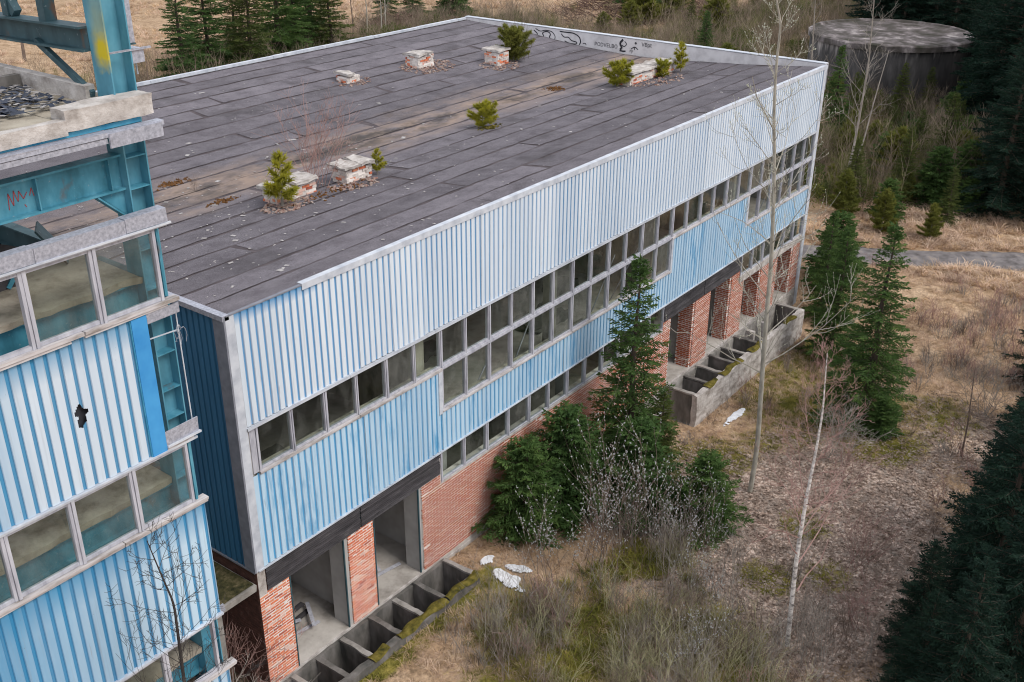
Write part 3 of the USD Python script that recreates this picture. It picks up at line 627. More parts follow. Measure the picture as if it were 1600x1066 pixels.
# ------------------------------------------------------------------ the stair tower in front on the left
tw = thing("stair_tower", "gutted steel-framed stair tower in blue and white sheet, nearest building at the left", "stair tower")
TY, TR = -3.0, -3.05
XL = -12.0
mull = [-3.24 - 1.03 * k for k in range(9)]
WT = [H + 3.43, H - .17, H - 3.77]                       # window heads; panes 1.15 high
RT = np.random.default_rng(17)
def tower_sheets(z0, z1, x1, mat):
    x = x1
    while x > XL:
        n = 6; v, f = sheet_mesh(x - n * PITCH, n, z0, z1, front(TY - RT.uniform(0, .004)))
        yield v, f, mat; x -= n * PITCH
# first spandrel: a ragged hole punched in one sheet, blue cover strip at its right end
hole_c = np.array([-4.86, H + 1.08])
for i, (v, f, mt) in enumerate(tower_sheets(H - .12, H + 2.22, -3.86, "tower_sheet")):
    if v[:, 0].min() < hole_c[0] < v[:, 0].max():
        us = np.unique(np.round(v[:, 0], 5)); ds = {round(a, 5): b for a, b in zip(v[:, 0], v[:, 1])}
        k = np.array([p for p in v[:len(v) // 3]]); ux, dx = k[:, 0], k[:, 1]
        g = np.linspace(0, 1, 6); uu = np.r_[[ux[j] * (1 - t) + ux[j + 1] * t for j in range(len(ux) - 1) for t in g[:-1]], ux[-1]]
        dd = np.r_[[dx[j] * (1 - t) + dx[j + 1] * t for j in range(len(ux) - 1) for t in g[:-1]], dx[-1]]
        zz = np.r_[H - .12, np.arange(H + .78, H + 1.38, .012), H + 2.22]
        U, Z = np.meshgrid(uu, zz); Vv = np.stack([U, np.broadcast_to(dd, U.shape), Z], -1).reshape(-1, 3); nu = len(uu)
        uc, zc = (uu[:-1] + uu[1:]) / 2, (zz[:-1] + zz[1:]) / 2; UC, ZC = np.meshgrid(uc, zc)
        an = np.arctan2(ZC - hole_c[1], UC - hole_c[0]); rr = np.hypot((UC - hole_c[0]) / .085, (ZC - hole_c[1]) / .185)
        lim = 1 + .25 * np.sin(3 * an + .6) + .15 * np.sin(5 * an)
        jj, ii = np.nonzero(rr > lim); q = jj * nu + ii
        v, f = Vv, np.stack([q, q + 1, q + nu + 1, q + nu], -1)
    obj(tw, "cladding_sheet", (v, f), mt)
mb = MB(); mb.box(-3.86, -3.60, TY - .055, TY + .03, H - .15, H + 2.20); mb.obj(tw, "cover_strip", "blue_strip")
mb = MB(); mb.box(-3.875, -3.862, TY - .04, TY + .03, H - .15, H + 2.20); mb.obj(tw, "cover_strip", "edge_blue")
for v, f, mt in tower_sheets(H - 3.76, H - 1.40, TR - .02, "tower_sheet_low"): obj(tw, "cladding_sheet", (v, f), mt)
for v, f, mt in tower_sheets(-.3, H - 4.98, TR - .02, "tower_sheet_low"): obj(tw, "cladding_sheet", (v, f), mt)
def tbar(name, mat, x0, x1, y0, y1, z0, z1, jit=.006):
    mb = MB(); mb.box(x0, x1, y0, y1, z0, z1, jit, RT); mb.obj(tw, name, mat)
# windows
for s, zt in enumerate(WT):
    zb = zt - 1.12
    for k in range(8):
        x1, x0 = mull[k], mull[k + 1]
        w = xform(tw, "window"); mb = MB(); y = TY
        mb.box(x0 + .003, x0 + .055, y - .06, y + .05, zb, zt, .003, RT); mb.box(x1 - .05, x1 - .003, y - .045, y + .05, zb, zt, .003, RT)
        mb.box(x0 + .055, x1 - .05, y - .03, y + .04, zb + .003, zb + .055, .002, RT); mb.box(x0 + .055, x1 - .05, y - .03, y + .04, zt - .05, zt - .003, .002, RT)
        mb.obj(w, "frame", "window_wood")
        if (s, k) not in ((0, 2), (2, 0)):
            mb = MB(); mb.box(x0 + .05, x1 - .045, y + .004, y + .009, zb + .05, zt - .045); mb.obj(w, "pane", "glass")
    for x0, x1 in ((XL, -7.3), (-7.28, -4.62), (-4.6, -3.02 if s < 2 else -2.92)):
        tbar("window_sill", "sill_wood", x0, x1, TY - .09, TY + .06, zb - .05, zb - .004)
        tbar("window_sill", "sill_wood", x0, x1 - .2 * (s == 0), TY - .07, TY - .02, zb - .095, zb - .053)
    tbar("window_head", "trim_white", XL, TR + .01, TY - .07, TY + .04, zt + .004, zt + .045)
tbar("corner_post", "steel_teal", -3.20, -3.165, TY - .01, TY + .03, H + 2.35, H + 3.43, .001)
tbar("corner_post", "steel_teal", -3.20, -3.165, TY - .01, TY + .03, H - 1.3, H - .17, .001)
# galvanised flashings above the windows and on the bare corner
for x0, x1, dz in ((XL, -7.4, 0.), (-7.39, -5.1, .01), (-5.09, -3.72, -.005), (-3.71, -3.03, .008)):
    mb = MB(); mb.box(x0, x1, TY - .085, TY - .07, H + 3.49 + dz, H + 3.70 + dz, .004, RT); mb.box(x0, x1, TY - .07, TY + .10, H + 3.685 + dz, H + 3.70 + dz, .003, RT); mb.obj(tw, "flashing", "galvanised")
mb = MB(); mb.box(XL, -2.98, TY - .10, TY - .07, H + 3.46, H + 3.488); mb.obj(tw, "flashing", "trim_white")
tbar("flashing", "galvanised", XL, -2.86, TY - .09, TY + .05, H + 4.88, H + 4.95)
tbar("flashing", "galvanised", XL, -3.76, TY - .08, TY + .02, H + 4.80, H + 4.875)
tbar("flashing", "galvanised", -3.75, -2.90, TY - .115, TY - .095, H + 4.73, H + 4.93)
tbar("flashing", "galvanised", -3.60, -3.03, TY - .06, TY - .045, H + 2.05, H + 2.21)
tbar("flashing", "galvanised", -3.60, -2.99, TY - .06, TY - .045, H - .04, H + .20)
tbar("flashing", "trim_white", -3.60, -2.97, TY - .09, TY + .02, H - .075, H - .045)
tbar("flashing", "sill_wood", -3.60, -3.10, TY - .06, TY + .02, H - .125, H - .08)
# hanging bits of the lost facade above
tbar("flashing", "galvanised", -2.93, -2.84, -2.66, -2.56, H + 5.96, H + 8.2, .003)
tbar("flashing", "steel_dark", -2.93, -2.83, -2.66, -2.54, H + 5.93, H + 5.955, .003)
tbar("flashing", "galvanised", -2.92, -2.72, -2.66, -2.40, H + 5.68, H + 5.87, .004)
tbar("flashing", "galvanised", -3.28, -2.62, -2.69, -2.665, H + 5.86, H + 5.885, .003)
tbar("hanger_rod", "trim_white", -2.80, -2.785, -2.55, -2.535, H + 5.50, H + 5.68, .001)
# the corner column: H section, flanges facing left and right
cb = MB()
for x0, x1 in ((-3.30, -3.278), (-2.952, -2.93)): cb.box(x0, x1, -2.68, -2.28, 0, H + 9)
cb.box(-3.278, -2.952, -2.49, -2.47, 0, H + 9)
cb.obj(tw, "corner_column", "steel_sprayed")
for zc in (H + 3.94, H + 4.40, H + 3.0, H + 2.36, H + 1.25, H + .62, H + 1.85, H + .12, H - 1.0, H - 1.5, H - 4.6):
    mb = MB(); mb.box(-3.278, -2.952, -2.67, -2.492, zc, zc + .018); mb.obj(tw, "stiffener", "steel_teal")
for xk in (-6.9, -10.5):
    mb = MB()
    for a in (0, .35): mb.box(xk + a, xk + a + .022, -2.68, -2.28, 0, H + 9)
    mb.box(xk + .022, xk + .35, -2.49, -2.47, 0, H + 9); mb.obj(tw, "column", "steel_teal")
for yk in (1.9, 5.6):
    for xk in (-3.3, -6.9, -10.5):
        mb = MB()
        for a in (0, .35): mb.box(xk + a, xk + a + .022, yk, yk + .4, 0, H + 9)
        mb.box(xk + .022, xk + .35, yk + .19, yk + .21, 0, H + 9); mb.obj(tw, "column", "steel_dark")
def girder(name, p0, p1, h, w, mat, tf=.03):
    """I beam, p0-p1 along the top edge"""
    p0, p1 = np.array(p0, float), np.array(p1, float); mb = MB()
    mb.bar(p0 - [0, 0, tf / 2], p1 - [0, 0, tf / 2], w, tf); mb.bar(p0 - [0, 0, h - tf / 2], p1 - [0, 0, h - tf / 2], w, tf)
    mb.bar(p0 - [0, 0, h / 2], p1 - [0, 0, h / 2], .016, h - 2 * tf); mb.obj(tw, name, mat)
girder("girder", (XL, -2.5, H + 4.47), (-3.302, -2.5, H + 4.47), .52, .22, "steel_teal")
for xk in (-3.52, -4.62, -5.8, -6.9): mb = MB(); mb.box(xk, xk + .018, -2.60, -2.51, H + 3.985, H + 4.435); mb.obj(tw, "stiffener", "steel_teal")
mb = MB(); mb.add(np.array([(-3.302, y, z) if k < 2 else (-3.72, y, z) for y in (-2.53, -2.47) for k, z in ((0, H + 3.55), (1, H + 3.948), (2, H + 3.948))]), np.array([[0, 1, 2], [5, 4, 3]]));
mb.bar((-3.31, -2.5, H + 3.52), (-3.76, -2.5, H + 3.94), .22, .025); mb.obj(tw, "haunch", "steel_teal")
scr = [(-5.0, 4.08), (-4.98, 4.3), (-4.93, 4.12), (-4.9, 4.32), (-4.86, 4.16), (-4.83, 4.3), (-4.78, 4.18), (-4.72, 4.26)]
m = MB()
for a, b in zip(scr[:-1], scr[1:]): m.bar((a[0], -2.511, H + a[1]), (b[0], -2.511, H + b[1]), .012, .003, (0, 1, 0))
for a, b in (((-4.66, 4.2), (-4.62, 4.3)), ((-4.62, 4.3), (-4.6, 4.18)), ((-4.75, 4.1), (-4.73, 4.06))): m.bar((a[0] - .03, -2.511, H + a[1]), (b[0] - .03, -2.511, H + b[1]), .012, .003, (0, 1, 0))
m.obj(tw, "graffiti", "spray_red")
for z in (2.5, -1.1, -4.7):
    girder("floor_beam", (XL, -2.45, H + z), (-3.302, -2.45, H + z), .46, .2, "steel_teal")
    girder("floor_beam", (-3.12, -2.27, H + z), (-3.12, 1.9, H + z), .40, .18, "steel_dark")
# landings with a broken front edge
def slab(name, x0, x1, y0, y1, z0, z1, mat, amp=.06, seed=3, hum=.0):
    xs_ = np.linspace(x0, x1, 60); e = amp * (np.floor(4 * meshkit.fbm(np.stack([xs_ * 3.1, xs_ * 0, xs_ * 0 + seed], -1), 3, seed)) / 4 - .4)
    V, F = [], []
    for i, x in enumerate(xs_):
        yf = y0 - e[i]; n = 10
        V += [(x, yf + .02, z0)] + [(x, yf + (y1 - yf) * t ** 1.4, z1 + hum * (meshkit.fbm(np.array([x * 2, t * 5, seed * 1.]), 4, 5) - .5)) for t in np.linspace(0, 1, n)] + [(x, y1, z0)]
    k = 12
    for i in range(59): F += [[i * k + j, (i + 1) * k + j, (i + 1) * k + (j + 1) % k, i * k + (j + 1) % k] for j in range(k)]
    V = np.array(V); F = np.array(F)
    c = [list(range(k)), list(range(59 * k, 60 * k))]
    T = [[c[1][0], c[1][j], c[1][j + 1]] for j in range(1, k - 1)] + [[c[0][0], c[0][j + 1], c[0][j]] for j in range(1, k - 1)]
    mb = MB(); mb.add(V, F[:, ::-1]); mb.add(V, np.array(T)[:, ::-1]); return mb.obj(tw, name, mat)
slab("landing", XL, -3.31, -2.62, -.9, H + 2.50, H + 2.60, "landing_screed", .12, 3, .05)
slab("landing", XL, -3.31, -2.62, 5.8, H - 1.08, H - .96, "landing_screed", .10, 4, .05)
slab("landing", XL, -3.31, -2.62, 5.8, H - 4.68, H - 4.56, "landing_screed", .10, 6, .05)
slab("top_floor", XL, -4.28, -2.86, .6, H + 5.03, H + 5.17, "landing_screed", .06, 5, .06)
slab("top_floor", -4.27, -2.98, -2.62, .6, H + 5.04, H + 5.17, "landing_screed", .02, 7, .03)
# broken concrete edge beam under the column foot, side kerb and far kerb of the top floor
t = trimesh.creation.box((1.34, .34, .27)); t = t.subdivide().subdivide().subdivide(); v = np.array(t.vertices)
v += (.05 * (meshkit.fbm(v * 5, 4, 9) - .5))[:, None] * np.sign(v) + .025 * (meshkit.fbm(v[:, [1, 0, 2]] * 14, 3, 4) - .5)[:, None]
v += [-3.59, -2.81, H + 5.18]
obj(tw, "edge_beam", (v, np.array(t.faces)), "concrete_pale", 50)
t = trimesh.creation.box((7.4, .16, .2)).subdivide().subdivide().subdivide().subdivide(); v = np.array(t.vertices)
v += .05 * (meshkit.fbm(v * 4, 4, 2) - .5)[:, None]; v += [-7.95, -2.90, H + 5.10]; obj(tw, "edge_beam", (v, np.array(t.faces)), "concrete_pale", 50)
tbar("kerb", "concrete_pale", -3.46, -3.30, -2.24, 1.6, H + 5.17, H + 5.40, .01)
tbar("kerb", "concrete_dark", -5.6, -3.47, -.62, -.48, H + 5.17, H + 5.36, .01)
tbar("edge_channel", "edge_blue", XL, -3.12, -2.93, -2.88, H + 4.955, H + 5.02, .003)
# chips and shreds lying on the top floor
fl = MB()
for _ in range(700):
    x, y = RT.uniform(-7.5, -3.6), RT.uniform(-2.3, -.7)
    if RT.random() > meshkit.fbm(np.array([x * 1.4, y * 1.4, 2.]), 3, 6) * 1.5: continue
    a = RT.uniform(0, 3.14); l, w = RT.uniform(.03, .11), RT.uniform(.015, .05); d = np.array([math.cos(a), math.sin(a), RT.uniform(-.3, .3)]) * l; e = np.array([-math.sin(a), math.cos(a), RT.uniform(-.4, .4)]) * w
    c = np.array([x, y, H + 5.215 + RT.uniform(0, .03)]); fl.add([c - d - e, c + d - e, c + d + e, c - d + e], [[0, 1, 2, 3]])
fl.obj(tw, "floor_scraps", "tarp_dark", kind="stuff")
fl = MB()
for _ in range(260):
    x, y = RT.uniform(-7.5, -3.6), RT.uniform(-2.3, -.7); a = RT.uniform(0, 3.14); l, w = RT.uniform(.02, .08), RT.uniform(.01, .03)
    d = np.array([math.cos(a), math.sin(a), 0]) * l; e = np.array([-math.sin(a), math.cos(a), 0]) * w; c = np.array([x, y, H + 5.235 + RT.uniform(0, .02)])
    fl.add([c - d - e, c + d - e, c + d + e, c - d + e], [[0, 1, 2, 3]])
fl.obj(tw, "paint_flakes", "chips", kind="stuff")
# end frame above: chord, posts, brace
girder("roof_chord", (-3.3, -2.28, H + 6.20), (-3.3, 2.4, H + 6.08), .34, .26, "steel_dark")
for y0, y1 in ((-1.42, -1.25), (-.45, -.30)): mb = MB(); mb.box(-3.38, -3.2, y0, y1, H + 6.16, H + 9); mb.obj(tw, "frame_post", "steel_dark")
mb = MB(); mb.bar((-3.3, -.55, H + 6.2), (-3.3, .5, H + 7.4), .12, .14); mb.obj(tw, "brace", "steel_dark")
mb = MB(); mb.bar((-3.36, -1.05, H + 5.88), (-3.36, -2.26, H + 5.28), .07, .09); mb.obj(tw, "brace", "steel_dark")
mb = MB(); mb.bar((-3.6, -1.2, H + 2.64), (-3.9, -1.0, H + 3.2), .5, .03); mb.obj(tw, "fallen_board", "steel_dark")
mb = MB(); mb.bar((-5.0, -1.5, H + 2.62), (-4.7, -1.35, H + 3.25), .9, .04, (0, 1, 0)); mb.obj(tw, "fallen_board", "slat_wood")
mb = MB(); mb.bar((-4.75, -1.5, H + 2.62), (-4.55, -1.6, H + 2.95), .08, .06); mb.obj(tw, "fallen_board", "steel_teal")
mb = MB(); mb.box(XL, -3.87, TY + .06, TY + .09, H - .10, H + 2.0); mb.obj(tw, "inner_lining", "spray_and_shade_black")  # added black panel so the hole in the sheet reads dark
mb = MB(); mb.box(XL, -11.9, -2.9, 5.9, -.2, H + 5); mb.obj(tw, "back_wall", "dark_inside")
mb = MB(); mb.box(XL, -3.3, 5.9, 6.0, -.2, H + 2.4); mb.obj(tw, "back_wall", "brick_shade_tone")
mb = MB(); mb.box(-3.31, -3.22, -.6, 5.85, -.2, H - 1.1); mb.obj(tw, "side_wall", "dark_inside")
# thin conduit frame beside the bare column
for a, b in (((-3.02, -2.95, H + .1), (-3.03, -2.95, H + 2.1)), ((-3.55, -2.95, H + 1.75), (-3.03, -2.95, H + 1.72)), ((-3.55, -2.95, H + .12), (-3.02, -2.95, H + .1))):
    mb = MB(); mb.bar(a, b, .016, .016); mb.obj(tw, "conduit", "trim_white")
m = MB(); rw = random.Random(4)
for _ in range(5):
    p = [np.array([-3.03 + rw.uniform(-.02, .02), -2.96, H + 1.8])]
    for _ in range(5): p.append(p[-1] + [rw.uniform(-.05, .05), rw.uniform(-.02, .02), rw.uniform(-.12, .03)])
    m.tube(p, .004, 3)
m.obj(tw, "loose_wire", "trim_white")

# ------------------------------------------------------------------ concrete pits along the facade
def pits(label, x0, x1, parts, ztop, zout, moss, bottom):
    t = thing("pit_row", label, "concrete pits"); i0 = zout > -1.3
    obj(t, "outer_wall", rough_box(x0, x1, -1.36, -1.16, zout, ztop, .13, 3), "concrete_dark" if i0 else "concrete_pale", 40)
    obj(t, "inner_wall", rough_box(x0, x1, -.14, -.035, -1.5, ztop - .06, .05, 5), "concrete_dark" if i0 else "concrete", 40)
    for i, (x, w) in enumerate(parts):
        obj(t, "partition", rough_box(x - w / 2, x + w / 2, -1.17, -.135, -1.6, ztop - .03 - .09 * (i % 3 == 1), .10, 11 + i), "concrete_dark", 40)
        obj(t, "partition_cap", rough_box(x - w / 2 - .02, x + w / 2 + .02, -1.18, -.13, ztop - .04 - .05 * (i % 3 == 1), ztop + .02 - .05 * (i % 3 == 1), .08, 40 + i), "concrete_dark" if i % 2 else "concrete", 40)
    for j, (a, b, hgt) in enumerate(moss):
        n = max(4, int((b - a) / .08)); V = [(x, y, ztop + hgt * (1 - abs(k - 2) / 2) ** .5 + .03 * meshkit.fbm(np.array([x * 6, y * 8, 0.]), 3, j)) for x in np.linspace(a, b, n) for k, y in enumerate(np.linspace(-1.39 + .05 * math.sin(x * 5), -1.12 + .04 * math.sin(x * 7 + 1), 5))]
        obj(t, "moss_cushion", (np.array(V), np.array([[i * 5 + k, (i + 1) * 5 + k, (i + 1) * 5 + k + 1, i * 5 + k + 1] for i in range(n - 1) for k in range(4)])), "moss", True)
    mb = MB(); mb.box(x0, x1, -1.3, -.03, -1.75, bottom); mb.obj(t, "pit_floor", "moss_dark")
    return t
PZ = FL + .0
pits("row of open concrete pits below the nearest two doorways, rim level with the grass", -.22, 6.26, [(.6, .1), (1.40, .11), (2.22, .11), (3.24, .12), (4.14, .12), (4.95, .10), (6.19, .12)], PZ, -1.2, [(3.1, 4.9, .05), (4.95, 6.3, .06), (-.2, 1.0, .04), (2.1, 2.7, .03)], -1.05)
t2 = pits("raised concrete pits with tall stained outer wall before the far doorways", 18.75, 28.32, [(18.86, .12), (20.02, .11), (21.0, .11), (22.06, .11), (23.05, .11), (24.2, .13), (28.22, .14)], PZ, -1.35, [(20.8, 22.4, .05), (23.2, 24.3, .06), (26.4, 27.4, .05), (19.6, 20.4, .04)], -.95)
mb = MB(); mb.box(25.2, 25.35, -.5, -.15, -1.2, PZ - .12, .02, RT); mb.obj(t2, "partition", "concrete_pale")
mb = MB(); mb.box(26.3, 26.42, -.45, -.15, -1.2, PZ - .12, .02, RT); mb.obj(t2, "partition", "concrete_pale")

# ------------------------------------------------------------------ on the roof
def vent(label, loc, L, Wd, h, cap, seed, broken=0.):
    t = thing("brick_vent", label, "roof vent", None, (loc[0], loc[1], float(deck(loc[1])) + .01))
    rg = np.random.default_rng(seed); mb = MB(); 
    obj(t, "mortar", rough_box(-L / 2 + .02, L / 2 - .02, -Wd / 2 + .02, Wd / 2 - .02, -.05, h - .05, .09, seed), "mortar", 40)
    z, r = .0, 0
    while z < h - .03:
        for side in range(4):
            ln = L if side % 2 == 0 else Wd - .16; x = -ln / 2 - (r % 2) * .13
            while x < ln / 2 - .02:
                a, b = max(x, -ln / 2) + rg.uniform(0, .02), min(x + .25, ln / 2) - rg.uniform(0, .03)
                if b - a > .05 and rg.random() > (broken * z / h + .08):
                    o = rg.uniform(-.012, .012); m = MB()
                    if side == 0: m.box(a, b, -Wd / 2 - o, -Wd / 2 + .08, z, z + .066, .006, rg)
                    elif side == 2: m.box(a, b, Wd / 2 - .08, Wd / 2 + o, z, z + .066, .006, rg)
                    elif side == 1: m.box(L / 2 - .08, L / 2 + o, a, b, z, z + .066, .006, rg)
                    else: m.box(-L / 2 - o, -L / 2 + .08, a, b, z, z + .066, .006, rg)
                    m.obj(t, "brick", f"brick_{rg.choice(6, p=[.09, .07, .07, .03, .16, .58])}")
                x += .262
        z += .078; r += 1
    if cap:
        for x0, x1 in cap: obj(t, "cap_slab", rough_box(x0, x1, -Wd / 2 - .09, Wd / 2 + .09, h + .005 + .02 * rg.random(), h + .10, .17, seed + int(x0 * 10)), "concrete_pale", 40)
    return t
def debris(name, label, cat, c, rad, n, size, mat, seed, zf=None, flat=.4):
    rg = np.random.default_rng(seed); m = MB()
    for _ in range(n):
        a, r = rg.uniform(0, 6.28), rad * math.sqrt(rg.random()) if np.ndim(rad) == 0 else 1
        x, y = (c[0] + r * math.cos(a), c[1] + r * math.sin(a) * .7) if np.ndim(rad) == 0 else (c[0] + rg.normal() * rad[0], c[1] + rg.normal() * rad[1])
        s = size * rg.uniform(.4, 1.5); R = trimesh.transformations.random_rotation_matrix(rg.random(3))[:3, :3]
        b = np.array([[i, j, k] for i in (-1, 1) for j in (-1, 1) for k in (-1, 1)]) * s * np.array([1, .55, .4]) + rg.uniform(-.2, .2, (8, 3)) * s
        b = b @ R.T * [1, 1, flat]; z = (deck(y) if zf is None else zf(x, y)) + .01
        m.add(b + [x, y, z + s * .25], [[0, 1, 3, 2], [4, 6, 7, 5], [0, 4, 5, 1], [2, 3, 7, 6], [0, 2, 6, 4], [1, 5, 7, 3]])
    return m.obj(W, name, mat, kind="stuff", label=label, cat=cat)
vent("low whitewashed brick vent stub, smallest and farthest left of the rear ones", (17.75, 14.25), .72, .6, .26, [(-.36, .05)], 21, .6)
vent("squat brick vent amid a wide skirt of broken brick near the rear eave", (21.75, 14.05), 1.0, .72, .46, [(-.54, -.02), (.03, .34)], 22, .4)
vent("brick vent half hidden by a green bush near the far roof corner", (24.75, 12.3), .82, .72, .56, [(-.45, .40)], 23, .15)
vent("long crumbling vent wall with pale slab top and yellow pines round it", (26.25, 5.8), 3.5, .6, .42, [(-1.75, .1), (.12, 1.72)], 24, .5)
vent("crumbling whitewashed vent behind the tallest roof pine", (6.95, 5.75), 1.45, .6, .38, [(-.82, -.35), (-.1, .72)], 25, .45)
vent("whitewashed brick vent with two tilted cap slabs and a small pine at its right", (9.15, 5.55), 1.05, .6, .42, [(-.62, -.02), (.05, .55)], 26, .4)
for i, (c, r, n, lab) in enumerate([((17.8, 14.1), .85, 60, "brick crumbs round the low vent stub"), ((21.9, 13.75), 1.35, 190, "wide skirt of broken bricks round the squat rear vent"), ((24.6, 12.0), 1.1, 80, "brick crumbs below the vent beside the bush"), ((26.0, 5.4), 1.7, 130, "mortar crumbs along the long vent wall"),
                                   ((6.3, 5.15), .8, 90, "red brick crumbs beneath the tallest roof pine"), ((8.7, 5.05), .8, 70, "crumbs of brick between the two near vents")]):
    debris("brick_rubble", lab, "rubble", c, r, int(n * 1.5), .05, "rubble", 50 + i, flat=.6)
for i, (c, r, lab) in enumerate([((7.9, 5.0), (.7, .16), "rust-coloured moss at the foot of the near vents"), ((5.7, 7.1), (.22, .10), "orange moss tuft left of the tallest roof pine"), ((5.95, 9.6), (.22, .12), "small orange moss tuft farthest left on the roof"), ((22.8, 7.9), (.2, .2), "reddish tuft in the silt near the far parapet"), ((16.2, 6.0), (.25, .1), "golden moss below the lone roof pine")]):
    debris("moss_tuft", lab, "moss", c, r, 110, .032, "rusty_moss" if i < 4 else "moss", 70 + i, flat=.8)
rg = np.random.default_rng(81); m = MB()
for _ in range(620):
    x = rg.uniform(.3, 30) if rg.random() < .35 else abs(rg.normal(0, 7)) + .3
    y = rg.uniform(.3, 18) if rg.random() < .5 else 6.5 + rg.normal() * 3
    if not (.2 < y < 18.5 and .2 < x < 30.3): continue
    s = abs(rg.normal(0, .013)) + .009 + (.05 if rg.random() < .012 else 0); a = rg.uniform(0, 3.1); u = np.array([math.cos(a), math.sin(a), 0]) * s * rg.uniform(1, 2.2); v = np.array([-math.sin(a), math.cos(a), 0]) * s
    c = np.array([x, y, deck(y) + .022]); m.add([c - u - v, c + u * .8 - v * 1.2, c + u + v, c - u * .9 + v * .7, c + [0, 0, .012]], [[0, 1, 4], [1, 2, 4], [2, 3, 4], [3, 0, 4]])
m.obj(W, "paint_chips", "chips", kind="stuff", label="white flakes strewn over the felt roof", cat="flakes")
# scrap inside the doorways and snow remnants
for lab, bars in (("broken planks lying on the floor inside the nearest doorway", [((1.4, .9), (2.3, .75)), ((1.6, 1.2), (2.4, 1.25)), ((1.2, 1.5), (2.0, 1.1)), ((1.5, 1.45), (2.45, 1.5)), ((2.0, .6), (2.5, 1.4))]),
                  ("boards and rags heaped on the floor inside the second doorway", [((4.2, .9), (5.3, .7)), ((4.4, 1.6), (5.4, 1.9)), ((4.0, 1.3), (5.0, 2.2)), ((4.3, 2.1), (5.7, 2.6)), ((4.6, .8), (4.9, 1.7))])):
    t = thing("scrap_boards", lab, "scrap wood")
    for i, (a, b) in enumerate(bars): mb = MB(); mb.bar((*a, FL + .03 + .035 * i), (*b, FL + .035 + .035 * i), .10 + .05 * (i % 2), .025); mb.obj(t, "board", "slat_wood" if i % 2 else "window_wood")
mb = MB(); mb.box(1.6, 2.35, 1.75, 2.05, FL + .002, FL + .006); mb.obj(hall, "floor_slot", "spray_and_shade_black")  # black sheet laid on the floor, a slot's darkness put into colour
def snow(label, c, rx, ry, seed, rot=0.):
    """a ragged leftover sheet: the part of an ellipse where slow noise is high"""
    st = .035; n1, n2 = int(rx * 1.3 / st), int(ry * 1.3 / st); gx, gy = np.meshgrid(np.arange(-n1, n1 + 1) * st, np.arange(-n2, n2 + 1) * st)
    val = 1 - (gx / rx) ** 2 - (gy / ry) ** 2 + 2.6 * (meshkit.fbm(np.stack([gx * 3.2 + seed, gy * 3.2, gx * 0], -1), 5, seed) - .5)
    ca, sa = math.cos(rot), math.sin(rot); x, y = c[0] + gx * ca - gy * sa, c[1] + gx * sa + gy * ca
    z = ground_z(x, y) + np.clip(val, -.1, .30) * .12 + .035
    w = 2 * n1 + 1; jj, ii = np.nonzero((val[:-1, :-1] > 0) & (val[1:, 1:] > -.15) & (val[1:, :-1] > -.15) & (val[:-1, 1:] > -.15)); q = jj * w + ii
    fq = np.stack([q, q + 1, q + w + 1, q + w], -1); ids, inv = np.unique(fq, return_inverse=True)
    m = MB(); m.add(np.stack([x, y, z], -1).reshape(-1, 3)[ids], inv.reshape(-1, 4))
    m.obj(W, "snow_patch", "snow", True, label=label, cat="snow patch", group="last snow patches on the grass")
snow("largest snow remnant on the grass right of the near pits", (6.75, -2.0), .26, .50, 3, -.3)
snow("narrow snow remnant just beyond the largest one", (7.35, -1.95), .16, .42, 9, .3)
snow("small snow remnant by the brick wall foot", (7.1, -.95), .36, .14, 6)
snow("thin snow strip under the raised pit wall", (20.2, -2.2), .75, .16, 12)

